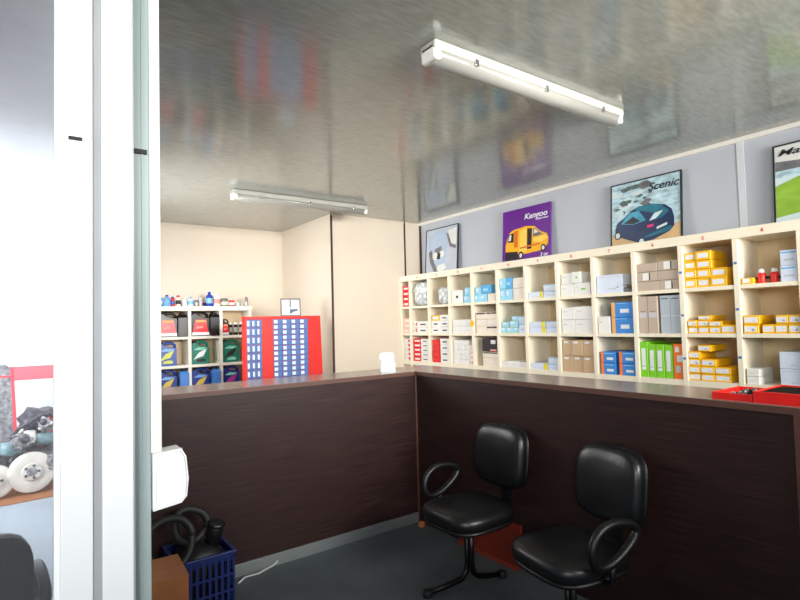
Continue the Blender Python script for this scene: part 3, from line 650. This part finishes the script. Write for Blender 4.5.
# ------------------------------------------------------------------ chairs
def arm_loop(side):
    def b(bm):
        P = []
        for k in range(28):
            a = 2*pi*k/28
            # teardrop: pointed at the rear top, round at the front
            r = 1 - .28*cos(a)
            y = .02 + .135*cos(a)*1.0; z = .545 + .078*sin(a)*(1 - .35*cos(a)) + .025*cos(a)
            P.append((side*(.25), y, z))
        bm_tube(bm, P, .019, 10, closed=True)
    return b
def chair(loc, rz, side, label):
    t = thing('visitor_chair', label, 'chair', loc, (0, 0, rz), 'black visitor chairs')
    obj('seat', lambda bm: bm_cushion(bm, .44, .46, .09, e=3.6), 'vinyl', t, loc=(0, 0, .415), rot=(-pi/2, 0, 0))
    obj('seat_pan', lambda bm: bm_cushion(bm, .42, .44, .035, e=3.6), 'black_plastic', t, loc=(0, 0, .37), rot=(-pi/2, 0, 0))
    obj('backrest', lambda bm: bm_cushion(bm, .385, .36, .085, e=3.8, bend=-.02), 'vinyl', t, loc=(0, .29, .685), rot=(R(-7), 0, 0))
    obj('back_shell', lambda bm: bm_cushion(bm, .39, .365, .03, e=3.8, bend=-.02), 'black_plastic', t, loc=(0, .325, .683), rot=(R(-7), 0, 0))
    obj('back_bar', lambda bm: bm_prism(bm, [(-.033, 0), (.033, 0), (.033, .3), (-.033, .3)], -.006, .006, bev=.002), 'black_plastic', t, loc=(0, .315, .37), rot=(R(-5), 0, 0))
    obj('back_bar_foot', lambda bm: bm_box(bm, -.033, .033, .1, .325, .362, .374, bev=.003), 'black_plastic', t)
    a = obj('armrest', arm_loop(side), 'black_plastic', t)
    obj('arm_bracket', lambda bm: (bm_tube(bm, [(side*.25, .0, .47), (side*.25, .0, .39), (side*.235, 0, .368), (side*.12, 0, .36)], .014, 8)), 'black_plastic', a)
    for s in (-1, 1):   # twin upright tubes, one bent forward, one bent backward
        x = s*.017
        P = [(x, 0, .37), (x, 0, .12), (x, s*.012, .075), (x, s*.045, .045), (x+s*.01, s*.10, .032), (x+s*.03, s*(.20 if s > 0 else .26), .022)]
        l = obj('leg', lambda bm: bm_tube(bm, P, .0155, 10), 'black_metal', t)
        obj('foot_pad', lambda bm: bm_lathe(bm, [(.024, 0), (.026, .006), (.026, .03), (.02, .038)], 12, (x+s*.032, s*(.21 if s > 0 else .27), .0)), 'rubber', l)
    obj('leg_brace', lambda bm: bm_box(bm, -.06, .06, -.07, .07, .35, .366, bev=.004), 'black_metal', t)
    return t
chair((-.38, -.955, 0), -pi/2, -1, 'black padded chair with looped armrest nearest the counter corner')
chair((-.40, -1.655, 0), -pi/2-R(9), 1, 'larger looking black padded chair in front, looped armrest on its right')
chair((-2.655, -.80, 0), pi+R(6), -1, 'black padded chair behind the glass door, left of the white door frame')
rb = thing('wooden_board', 'red-brown wooden board leaning on the counter base behind the chairs', 'board', (-.045, -.755, 0.001), (0, R(9), 0))
obj('board_panel', box_of(-.009, .009, -.26, .26, 0, .26, bev=.002), 'red_board', rb)
obj('edge_strip', box_of(-.0115, -.009, -.26, .26, .0, .022), 'board_edge', rb)
def _(bm): bm_prism(bm, [(-.025, 0), (.028, 0), (.02, .03), (-.01, .036)], -.02, .02, bev=.004)
obj('wood_scrap', _, 'orange_brown', loc=(-.045, -.09, 0), rot=(0, 0, .5), label='tiny orange-brown scrap lying on the floor at the counter corner', cat='scrap')

# ------------------------------------------------------------------ crate, junk, carton, cable
cr = thing('plastic_crate', 'blue plastic crate with slotted sides on the floor against the counter', 'crate', (-1.665, -.19, 0), (0, 0, 0))
def wall_slots(w, h, n, rows):
    def b(bm):
        # frame strips and ribs leave real slots
        for z0, z1 in [(0, .02)] + [(.02 + (h-.05)*k/rows + (h-.05)/rows - .012, .02 + (h-.05)*k/rows + (h-.05)/rows) for k in range(rows)] + [(h-.035, h)]:
            bm_box(bm, -w/2, w/2, -.003, .003, z0, z1)
        for k in range(n+1):
            x = -w/2 + w*k/n
            bm_box(bm, max(-w/2, x-.007), min(w/2, x+.007), -.0032, .0032, 0, h)
    return b
cw, cdp, chh = .29, .29, .30
for nm, l, rz, w in (('crate_side', (0, -cdp/2, 0), 0, cw), ('crate_side', (0, cdp/2, 0), 0, cw), ('crate_side', (-cw/2, 0, 0), pi/2, cdp), ('crate_side', (cw/2, 0, 0), pi/2, cdp)):
    obj(nm, wall_slots(w, chh, 9, 3), 'blue_crate', cr, loc=l, rot=(0, 0, rz))
obj('rim', lambda bm: (bm_box(bm, -cw/2-.012, cw/2+.012, -cdp/2-.012, -cdp/2+.006, chh-.014, chh+.004, bev=.004), bm_box(bm, -cw/2-.012, cw/2+.012, cdp/2-.006, cdp/2+.012, chh-.014, chh+.004, bev=.004),
    bm_box(bm, -cw/2-.012, -cw/2+.006, -cdp/2+.006, cdp/2-.006, chh-.014, chh+.004), bm_box(bm, cw/2-.006, cw/2+.012, -cdp/2+.006, cdp/2-.006, chh-.014, chh+.004)), 'blue_crate', cr)
obj('crate_bottom', box_of(-cw/2, cw/2, -cdp/2, cdp/2, 0, .006), 'blue_crate', cr)
lump('black_bag', 'black_junk', (.25, .25, .32), (-1.665, -.19, .012), 'black crumpled bag filling the blue crate', 'bag', 0, 21, amp=.07)
def coil(bm, r0, r, turns, th):
    P = []
    for k in range(int(28*turns)):
        a = 2*pi*k/28
        P.append(((r0+.006*sin(3*a))*cos(a), .01*sin(a*2)+.012*k/28, (r0+.006*sin(3*a))*sin(a)))
    bm_tube(bm, P, th, 8)
obj('rubber_hose', lambda bm: coil(bm, .12, .02, 2.3, .017), 'rubber', loc=(-1.84, -.33, .42), rot=(R(-18), 0, R(12)), label='coiled black rubber hose standing left behind the blue crate junk', cat='hose')
obj('rubber_hose', lambda bm: coil(bm, .085, .02, 2.2, .02), 'rubber', loc=(-1.70, -.17, .43), rot=(R(-25), R(20), R(-15)), label='smaller coiled black hose on top of the bag in the blue crate', cat='hose')
can = thing('black_canister', 'dark cylindrical canister tilted on top of the blue crate', 'canister', (-1.60, -.21, .315), (R(12), R(10), 0))
obj('canister_body', lambda bm: bm_lathe(bm, [(.036, 0), (.042, .004), (.042, .10), (.038, .108)], 22), 'black_plastic', can)
obj('canister_lid', lambda bm: bm_lathe(bm, [(.044, .105), (.045, .108), (.045, .122), (.03, .128)], 22), 'vinyl', can)
bc = thing('dark_filler_box', 'added dark box for the shade under the cardboard box beside the door frame', 'box', (-2.045, -.83, 0))  # added dark block standing in for the carton's shaded lower part
obj('filler_body', box_of(-.18, .18, -.14, .14, 0, .31, bev=.008), 'black_plastic', bc)
obj('filler_lid', box_of(-.185, .185, -.145, .145, .31, .33, bev=.006), 'black_plastic', bc)
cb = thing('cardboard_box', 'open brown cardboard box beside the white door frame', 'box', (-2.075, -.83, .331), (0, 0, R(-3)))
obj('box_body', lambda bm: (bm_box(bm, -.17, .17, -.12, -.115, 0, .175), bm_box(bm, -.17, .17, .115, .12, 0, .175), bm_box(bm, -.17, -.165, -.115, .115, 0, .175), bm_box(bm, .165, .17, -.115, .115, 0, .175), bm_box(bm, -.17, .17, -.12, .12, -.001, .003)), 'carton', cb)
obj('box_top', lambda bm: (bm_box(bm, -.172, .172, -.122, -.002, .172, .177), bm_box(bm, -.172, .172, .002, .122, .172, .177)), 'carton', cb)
P = [(-1.42, -.10, .006), (-1.36, -.05, .006), (-1.28, -.055, .006), (-1.22, -.03, .006), (-1.17, -.022, .012), (-1.14, -.02, .03)]
obj('power_cable', lambda bm: bm_tube(bm, P, .006, 8), 'cable_white', label='pale cable lying on the floor beside the blue crate', cat='cable')

# ------------------------------------------------------------------ back shelf with oil bottles
BY = 3.0; BX = [-1.235, -.882, -.531, -.178]; BF = [1.408, 1.09, .78, .47, .16]
bs = thing('bottle_shelf', 'white cubby shelf on the back wall holding oil canisters', 'shelf', (0, BY, 0))
obj('top_board', box_of(BX[0]-.02, BX[-1]+.02, -.004, .295, 1.697, 1.748, bev=.003), 'shelf_white', bs)
obj('back_panel', box_of(BX[0], BX[-1], .284, .292, .02, 1.697), 'shelf_back', bs)
for x in BX: obj('divider', box_of(x-.017, x+.017, 0, .284, 0, 1.697), 'shelf_white', bs)
for z in BF: obj('shelf_board', box_of(BX[0]+.017, BX[-1]-.017, .002, .284, z-.03, z), 'shelf_white', bs)
for nme, c in dict(oil_black=(10, 9, 11), oil_blue=(44, 78, 160), oil_navy=(26, 54, 136), oil_teal=(18, 126, 104), oil_lightblue=(70, 130, 208), lab_red=(236, 54, 60), lab_yg=(206, 214, 70), lab_gold=(216, 190, 80), lab_mag=(180, 60, 150), lab_pale=(120, 170, 224), lab_green=(140, 214, 190)).items():
    cm(nme, c, rough=.3, var=.1, scale=14)
def jug(x, z, w, h, d, body, labels, label, rz=0, y=BY+.02, cap='black_plastic'):
    t = thing('oil_canister', label, 'canister', (x, y + d/2, z), (0, 0, rz), 'oil canisters in the white cubby shelf')
    a = w/2
    def b(bm):
        # shell with an open carrying handle: lower body + arch
        bm_prism(bm, [(-a, 0), (a, 0), (a, h*.70), (a*.92, h*.74), (-a*.2, h*.80), (-a*.35, h*.92), (-a*.8, h*.92), (-a, h*.80)], -d/2, d/2, bev=.008, seg=2)
        bm_tube(bm, [(-a*.42, 0, h*.88), (-a*.1, 0, h*.96), (a*.55, 0, h*.95), (a*.86, 0, h*.86), (a*.84, 0, h*.70)], d*.17, 8)
    obj('canister_body', b, body, t)
    obj('screw_cap', lambda bm: bm_lathe(bm, [(a*.24, h*.91), (a*.25, h*.92), (a*.25, h*.99), (a*.2, h)], 14, (-a*.58, 0, 0)), cap, t)
    for li, (pts, m) in enumerate(labels):
        obj('label', lambda bm: bm_prism(bm, [(p*a, q*h) for p, q in pts], -d/2-.0015-.0012*li, -d/2+.002), m, t)
LR = [([(-.9, .06), (.9, .06), (.62, .68), (-.55, .68)], 'lab_red'), ([(-.5, .58), (.6, .58), (.55, .66), (-.45, .66)], 'peach'), ([(-.95, .04), (.95, .04), (.9, .16), (-.9, .16)], 'white'), ([(-.5, .3), (.3, .34), (.2, .42), (-.45, .4)], 'pink')]
# separate tiny offsets so overlapping labels do not coincide
def labs(L): return L
def LSW(c1, c2, c3): return [([(-.8, .2), (-.2, .5), (.7, .66), (.3, .34), (-.3, .28)], c1), ([(-.5, .1), (.5, .1), (.6, .2), (.2, .24), (-.4, .2)], c2), ([(-.8, .62), (.2, .6), (.7, .7), (-.2, .74)], c3)]
z1, z2, z3 = BF[0], BF[1], BF[2]
jug(-1.11, z1, .205, .275, .1, 'oil_black', LR, 'black oil canister with red label, left cell of the top cubby row')
jug(-.955, z1, .19, .265, .1, 'oil_black', [], 'black oil canister turned sideways in the left cell of the top row', rz=pi/2, y=BY+.03)
jug(-.758, z1, .205, .275, .1, 'oil_black', LR, 'black oil canister with red label, middle cell of the top cubby row')
jug(-.605, z1, .19, .265, .1, 'oil_black', [], 'black oil canister turned sideways in the middle cell of the top row', rz=pi/2, y=BY+.03)
jug(-.475, z1, .085, .19, .06, 'oil_black', LR, 'small black oil bottle with red label in the right cell of the top row')
jug(-1.115, z2, .20, .262, .1, 'oil_blue', LSW('lab_yg', 'lab_yg', 'lab_pale'), 'blue oil canister with yellow-green print in the middle row')
jug(-.76, z2, .20, .262, .1, 'oil_teal', LSW('white', 'black_box', 'lab_green'), 'teal oil canister with white print, middle cell of the middle row')
jug(-.412, z2, .20, .262, .1, 'oil_teal', LSW('black_box', 'lab_green', 'lab_green'), 'teal oil canister with black print, right cell of the middle row')
jug(-1.115, z3, .20, .262, .1, 'oil_navy', LSW('lab_gold', 'white', 'lab_pale'), 'dark blue oil canister with gold print, left cell of the bottom row')
jug(-.945, z3, .20, .262, .1, 'oil_lightblue', [], 'lighter blue oil canister turned sideways, left cell of the bottom row', rz=pi/2, y=BY+.03)
jug(-.76, z3, .20, .262, .1, 'oil_navy', LSW('lab_gold', 'black_box', 'lab_pale'), 'dark blue oil canister with gold print, middle cell of the bottom row')
jug(-.592, z3, .20, .262, .1, 'oil_lightblue', [], 'lighter blue oil canister turned sideways, middle cell of the bottom row', rz=pi/2, y=BY+.03)
jug(-.412, z3, .20, .262, .1, 'oil_navy', LSW('lab_mag', 'white', 'lab_green'), 'dark blue oil canister with magenta print, right cell of the bottom row')
for i, x in enumerate((-.405, -.34, -.275)):
    b_ = thing('small_oil_bottle', ['left', 'middle', 'right'][i] + ' one of three small black bottles with white caps, right top cubby', 'bottle', (x, BY+.06, z1), group='three small black bottles in the top right cubby')
    obj('bottle_body', lambda bm: bm_lathe(bm, [(.024, 0), (.026, .005), (.026, .11), (.018, .122), (.012, .126)], 16), 'oil_black', b_)
    obj('bottle_label', lambda bm: bm_lathe(bm, [(.0266, .03), (.0266, .03), (.0266, .09), (.0266, .09)], 16), 'lamp_body', b_)
    obj('cap', lambda bm: bm_lathe(bm, [(.020, .124), (.021, .128), (.021, .142), (.018, .146)], 14), 'white', b_)
# items on top of the shelf
cm('can_blue', (40, 70, 180), rough=.3); cm('can_lblue', (120, 180, 232), rough=.3); cm('can_green', (112, 128, 108), rough=.4, var=.2); cm('can_silver', (168, 164, 158), rough=.25, metal=.6)
TOPS = [('aerosol_can', -1.18, .03, .115, 'can_lblue', 'white', 'band:white', 'pale blue can with white cap, leftmost on the white shelf'),
 ('plastic_bottle', -1.105, .04, .13, 'can_lblue', 'can_blue', '', 'light blue bottle with dark blue cap, second on the white shelf'),
 ('aerosol_can', -1.045, .02, .11, 'boxred', 'can_blue', 'band:can_blue', 'slim red and blue can behind the light blue bottle on the shelf'),
 ('aerosol_can', -.985, .026, .125, 'creamy', 'boxred', 'band:black_box', 'cream can with red cap on top of the white shelf'),
 ('plastic_bottle', -.915, .026, .10, 'white', 'white', '', 'plain white bottle beside the cream can on the white shelf'),
 ('plastic_bottle', -.85, .034, .108, 'bluewhite', 'can_lblue', 'band:can_lblue', 'white bottle with pale blue band on top of the shelf'),
 ('aerosol_can', -.785, .022, .09, 'can_silver', 'white', '', 'small silver can left of the tall blue bottle'),
 ('aerosol_can', -.74, .02, .10, 'greytone', 'white', '', 'small grey can close beside the small silver can'),
 ('aerosol_can', -.70, .018, .05, 'oil_black', 'boxred', '', 'very short black can just left of the tall blue bottle'),
 ('plastic_bottle', -.64, .042, .17, 'can_blue', 'can_blue', 'band:can_lblue', 'tallest blue bottle with pale label on top of the white shelf'),
 ('plastic_bottle', -.555, .04, .155, 'white', 'white', 'band:pink', 'white bottle with pink label right of the tall blue bottle'),
 ('metal_tin', -.465, .042, .095, 'can_green', 'black_plastic', 'band:creamy', 'wide grey green tin on top of the white shelf'),
 ('metal_tin', -.38, .032, .08, 'boxred', 'white', 'band:white', 'small red and white tin on top of the white shelf'),
 ('metal_tin', -.305, .028, .045, 'greytone', 'white', '', 'low grey tin left of the silver spray can'),
 ('metal_tin', -.255, .024, .035, 'lamp_body', 'white', '', 'lowest pale tin beside the silver spray can'),
 ('aerosol_can', -.20, .021, .115, 'can_silver', 'can_silver', '', 'slim silver spray can at the right end of the white shelf')]
for nm, x, r, h, body, cap, band, lb in TOPS:
    t = thing(nm, lb, 'can' if nm != 'plastic_bottle' else 'bottle', (x, BY+.075, 1.749), group='cans and bottles on the white shelf')
    if nm == 'plastic_bottle': prof = [(r*.9, 0), (r, .004), (r, h*.62), (r*.8, h*.74), (r*.35, h*.84), (r*.35, h*.87)]
    elif nm == 'aerosol_can': prof = [(r*.95, 0), (r, .003), (r, h*.78), (r*.75, h*.84), (r*.6, h*.85)]
    else: prof = [(r, 0), (r*1.03, .002), (r, .005), (r, h*.86), (r*1.03, h*.89), (r*1.0, h*.9)]
    obj('can_body', lambda bm: bm_lathe(bm, prof, 18), body, t)
    cr_ = r*.42 if nm == 'plastic_bottle' else (r*.72 if nm == 'aerosol_can' else r*.8)
    obj('cap', lambda bm: bm_lathe(bm, [(cr_, prof[-1][1]-.001), (cr_, h*.97), (cr_*.8, h)], 14), cap, t)
    if band:
        obj('label_band', lambda bm: bm_lathe(bm, [(r+.0006, h*.2), (r+.0008, h*.21), (r+.0008, h*.55), (r+.0006, h*.56)], 18), band[5:], t)

# ------------------------------------------------------------------ red drawer cabinet
CX0, CX1, CY, CZT = -.64, .19, 1.9, 1.60
cab = thing('drawer_cabinet', 'red metal cabinet of small blue drawers standing behind the left counter', 'cabinet', (0, CY, 0))
obj('cabinet_body', lambda bm: (bm_box(bm, CX0, .05, .012, .10, .80, CZT, bev=.004)), 'cab_red', cab)
obj('cabinet_stand', lambda bm: (bm_box(bm, CX0+.02, .03, .02, .095, 0, .8)), 'black_metal', cab)
def _(bm): bm_prism(bm, [(.05, .80), (.21, .80), (.186, CZT), (.05, CZT)], 0.0, .02, bev=.003)
obj('side_wing', _, 'cab_red', cab)
obj('centre_panel', lambda bm: bm_box(bm, -.472, -.352, -.004, .012, .80, CZT-.029, bev=.002), 'cab_red', cab)
obj('top_rail', lambda bm: (bm_box(bm, CX0, .05, -.004, .012, CZT-.028, CZT, bev=.002), bm_box(bm, CX0, CX0+.014, -.004, .012, .8, CZT-.028), bm_box(bm, .036, .05, -.004, .012, .8, CZT-.028)), 'cab_red', cab)
def drawers(x0, x1, nx, nz, z0, z1):
    w = (x1-x0)/nx; h = (z1-z0)/nz
    db = mesh('drawer', lambda bm: (bm_box(bm, -w/2+.002, w/2-.002, -.006, .01, .002, h-.002, bev=.0015, seg=1), bm_box(bm, w*.12, w*.4, -.012, -.006, h*.15, h*.3)), ['drawer_blue'])
    lb = mesh('label_card', lambda bm: bm_box(bm, -w*.42, -w*.02, -.0075, -.005, h*.2, h*.82), ['paper'])
    for k in range(nz):
        for i in range(nx):
            o = obj('drawer', db, None, cab, loc=(x0+w*(i+.5), 0, z0+h*k))
            obj('label_card', lb, None, o, loc=(0, 0, 0))
drawers(CX0+.014, -.472, 3, 9, .82, CZT-.03)
drawers(-.352, .036, 4, 14, .82, CZT-.03)
sf = thing('photo_frame', 'small brown framed picture leaning on the wall above the red cabinet', 'picture frame', (-.09, 2.04, CZT+.002), (R(-4), 0, R(-6)))
obj('frame', lambda bm: (bm_box(bm, -.11, -.098, -.006, .006, 0, .185), bm_box(bm, .098, .11, -.006, .006, 0, .19), bm_box(bm, -.098, .098, -.006, .006, .175, .19), bm_box(bm, -.098, .098, -.006, .006, 0, .012)), 'frame_brown', sf)
obj('picture', lambda bm: bm_box(bm, -.098, .098, 0, .005, .012, .175), 'p_light', sf)
obj('picture_patch', lambda bm: (bm_prism(bm, [(-.01, .02), (-.01, .075), (.07, .075), (.09, .06), (.03, .045)], -.002, 0)), 'p_navy', sf)
obj('picture_patch', lambda bm: (bm_box(bm, -.012, .008, -.0015, 0, .09, .172)), 'p_greyd', sf)

# ------------------------------------------------------------------ workshop clutter behind the glass
cm('junk_grey', (120, 118, 120), rough=.5, var=.75, scale=22); cm('junk_dark', (62, 58, 66), rough=.45, var=.8, scale=26); cm('junk_teal', (120, 146, 150), rough=.4, var=.2); cm('junk_white', (226, 222, 214), rough=.5, var=.1); cm('junk_red', (226, 66, 78), rough=.4); cm('disc', (196, 188, 178), rough=.4, metal=.2, var=.12, scale=10)
obj('cardboard_sheet', lambda bm: bm_prism(bm, [(-3.3, 2.55), (-2.12, 2.62), (-2.11, 3.6), (-3.3, 3.55)], 0, .006), 'carton', rot=(0, 0, 0), label='flat cardboard sheet under the heap of car parts on the workshop floor', cat='cardboard')
o = bpy.data.objects['cardboard_sheet']; 
for v in o.data.vertices: v.co = Vector((v.co.x, v.co.z, .006 - v.co.y if False else v.co.y + .001))
def discthing(x, y, r, tilt, rz, label):
    t = thing('brake_disc', label, 'car part', (x, y, r*cos(tilt)+.02), (tilt, 0, rz))
    obj('disc_ring', lambda bm: bm_lathe(bm, [(r*.55, -.012), (r*.94, -.016), (r, -.008), (r, .012), (r*.94, .02), (r*.6, .03), (r*.2, .03)], 36, axis='y'), 'disc', t)
    obj('hub', lambda bm: bm_lathe(bm, [(r*.36, -.045), (r*.42, -.04), (r*.46, 0), (r*.5, .02)], 28, axis='y'), 'disc', t)
    obj('hub_bore', lambda bm: bm_lathe(bm, [(r*.16, -.052), (r*.2, -.05), (r*.22, -.04)], 20, axis='y'), 'junk_grey', t)
    for k in range(5):
        a = 2*pi*k/5; obj('wheel_bolt', lambda bm: bm_lathe(bm, [(.012, -.06), (.013, -.055), (.013, -.04)], 8, (r*.3*cos(a), 0, r*.3*sin(a)), axis='y'), 'junk_dark', t)
discthing(-2.345, 2.86, .185, R(-14), 0, 'largest pale round brake disc leaning at the front of the parts heap')
discthing(-2.62, 2.84, .15, R(-18), R(10), 'second pale round disc left of the largest brake disc')
lump('engine_part', 'junk_dark', (.36, .3, .30), (-2.27, 3.28, .42), 'dark engine part on top of the heap beside the frame', 'car part', .2, 31, amp=.25)
lump('engine_part', 'junk_grey', (.42, .36, .40), (-2.29, 3.28, .006), 'grey engine casing behind the largest brake disc', 'car part', .1, 32, amp=.12)
lump('engine_part', 'junk_grey', (.34, .34, .42), (-2.70, 3.22, .006), 'grey metal casing at the left of the parts heap', 'car part', .3, 33, amp=.2)
lump('engine_part', 'junk_teal', (.16, .14, .12), (-2.24, 3.08, .40), 'teal painted casting right above the largest brake disc', 'car part', .3, 35, amp=.15)
lump('engine_part', 'junk_teal', (.18, .14, .14), (-2.50, 3.05, .33), 'teal grey casting left of the white container', 'car part', .3, 36, amp=.15)
o = lump('white_container', 'junk_white', (.12, .10, .13), (-2.36, 3.06, .43), 'small white container in the middle of the parts heap', 'container', .1, 34, amp=.05)
rnd = random.Random(9)
for k in range(16):
    x = rnd.uniform(-2.46, -2.15); z = rnd.uniform(.40, .68); y = 3.04 + rnd.uniform(0, .1) + (z-.4)*.3
    desc = ['short steel tube', 'dark bolt', 'pale fitting', 'red plastic cap'][k % 4]
    o = obj('metal_fitting', lambda bm: (bm_lathe(bm, [(.012, -.03), (.016, -.028), (.016, .01), (.024, .012), (.024, .03)], 8), ), ['steel', 'junk_dark', 'junk_white', 'junk_red'][k % 4], loc=(x, y, z), rot=(rnd.uniform(0, 3), rnd.uniform(0, 3), 0),
        label=desc + ' lying among the dark engine parts on the heap', cat='fitting', group=desc + 's on the parts heap')
obj('rubber_hose', lambda bm: bm_tube(bm, [(-2.5, 3.05, .5), (-2.44, 3.0, .60), (-2.36, 3.0, .64), (-2.28, 3.02, .69), (-2.2, 3.04, .70), (-2.14, 3.06, .64)], .018, 8), 'junk_dark', label='dark hose bent over the top of the parts heap', cat='hose')
def alternator(loc, rot, r, L, label):
    t = thing('alternator', label, 'car part', loc, rot)
    obj('casing', lambda bm: [bm_lathe(bm, [(r*.6, z0), (r, z0+.008), (r, z0+L/7-.006), (r*.9, z0+L/7)], 20) for z0 in [L*k/7 for k in range(7)]], 'junk_grey', t)
    obj('pulley', lambda bm: bm_lathe(bm, [(r*.2, L), (r*.5, L+.005), (r*.38, L+.02), (r*.5, L+.035), (r*.2, L+.04)], 20), 'junk_dark', t)
    for k in range(3):
        a = 2*pi*k/3
        obj('mounting_lug', lambda bm: bm_lathe(bm, [(.014, 0), (.018, .002), (.018, L*.9), (.014, L*.92)], 10, (r*1.08*cos(a), r*1.08*sin(a), 0)), 'steel', t)
alternator((-2.45, 2.98, .47), (R(75), 0, R(25)), .062, .12, 'ribbed round alternator above the two pale discs on the parts heap')
alternator((-2.20, 3.02, .58), (R(60), 0, R(-30)), .055, .11, 'smaller ribbed alternator right of the white container on the heap')
alternator((-2.19, 2.92, .26), (R(80), 0, R(20)), .06, .12, 'ribbed alternator to the right of the largest brake disc')
pn = thing('car_panel', 'grey car panel with red edge standing behind the parts heap', 'car panel', (-2.72, 3.62, .02), (R(-8), 0, 0))
obj('panel_skin', lambda bm: bm_prism(bm, [(-.35, 0), (.26, 0), (.21, 1.12), (.16, 1.16), (-.35, 1.16)], -.01, .01, bev=.004), 'junk_grey', pn)
obj('panel_edge', lambda bm: bm_prism(bm, [(.26, 0), (.29, 0), (.235, 1.13), (.205, 1.13)], -.014, .014), 'junk_red', pn)
obj('panel_edge', lambda bm: bm_prism(bm, [(-.35, 1.02), (.21, 1.02), (.21, 1.04), (-.35, 1.04)], -.014, -.009), 'junk_red', pn)

# ------------------------------------------------------------------ light, sky
W = bpy.data.worlds.new('World'); bpy.context.scene.world = W; W.use_nodes = True
nt = W.node_tree; bg = nt.nodes['Background']
tc = nt.nodes.new('ShaderNodeTexCoord'); sp = nt.nodes.new('ShaderNodeSeparateXYZ'); rp = nt.nodes.new('ShaderNodeValToRGB')
mr = nt.nodes.new('ShaderNodeMapRange'); mr.inputs['From Min'].default_value = -1; mr.inputs['From Max'].default_value = 1
e = rp.color_ramp.elements; e[0].position = .46; e[0].color = (.045, .047, .05, 1); e[1].position = .53; e[1].color = (.80, .88, 1.0, 1)
nt.links.new(tc.outputs['Generated'], sp.inputs[0]); nt.links.new(sp.outputs['Z'], mr.inputs['Value']); nt.links.new(mr.outputs[0], rp.inputs[0]); nt.links.new(rp.outputs[0], bg.inputs[0])
bg.inputs[1].default_value = 0.25
def area(name, loc, target, sx, sy, power, col=(1, 1, 1), spread=180):
    l = bpy.data.lights.new(name, 'AREA'); l.shape = 'RECTANGLE'; l.size = sx; l.size_y = sy; l.energy = power; l.spread = R(spread); l.color = col
    o = bpy.data.objects.new(name, l); C.objects.link(o); o.location = loc
    o.rotation_euler = (Vector(target) - Vector(loc)).to_track_quat('-Z', 'Y').to_euler()
    return o
area('daylight_behind_viewer', (-.6, -5.0, 2.35), (-.5, 3.3, 2.1), 2.4, .6, 34, (1, .99, .97), 60)
area('daylight_aisle_window', (.35, -4.4, 2.0), (.95, 2.0, 2.05), 1.8, .9, 38, (1, .985, .95), 95)
area('fill_shelving', (-3.6, -4.6, 2.2), (1.2, .3, 2.3), 1.5, .9, 18, (1, .99, .98), 60)  # added fill lamp, unseen, brightens shelf cells and recess wall
area('fill_door_posts', (-3.5, -4.9, 1.35), (-2.45, -2.0, 1.2), .8, 1.2, 3.3, (.98, .99, 1), 34)  # added narrow fill lamp to whiten the door posts evenly
area('fill_side', (XP+.02, 1.7, 1.95), (1.3, .6, 1.7), 1.3, .9, 40, (1, .99, .97), 170)  # added lamp at the made-up partition window, lights recess side and shelf fronts
area('daylight_workshop', (-4.8, 1.6, 1.9), (-2.6, 4.6, 1.9), 2.4, 1.5, 200, (.93, .97, 1), 160)
area('daylight_workshop_window', (-3.35, 5.35, 2.3), (-3.35, 2.0, 1.0), 2.2, .8, 60, (.95, .98, 1), 180)
# ------------------------------------------------------------------ camera
yaw, pitch, roll, F = 0.628385, 0.042761, -0.026224, 532.1
f = Vector((sin(yaw)*cos(pitch), cos(yaw)*cos(pitch), sin(pitch))); r = Vector((cos(yaw), -sin(yaw), 0)); u = r.cross(f)
r2 = r*cos(roll) + u*sin(roll); u2 = -r*sin(roll) + u*cos(roll)
cam = bpy.data.cameras.new('camera'); co = bpy.data.objects.new('camera', cam); C.objects.link(co)
m = Matrix((r2, u2, -f)).transposed().to_4x4(); m.translation = Vector((-2.4858, -3.2463, 1.5)); co.matrix_world = m
cam.sensor_width = 36; cam.lens = F/800*36; cam.clip_start = .02
sc = bpy.context.scene; sc.camera = co
sc.view_settings.view_transform = 'Standard'; sc.view_settings.look = 'None'; sc.view_settings.exposure = 0.1; sc.view_settings.gamma = 1
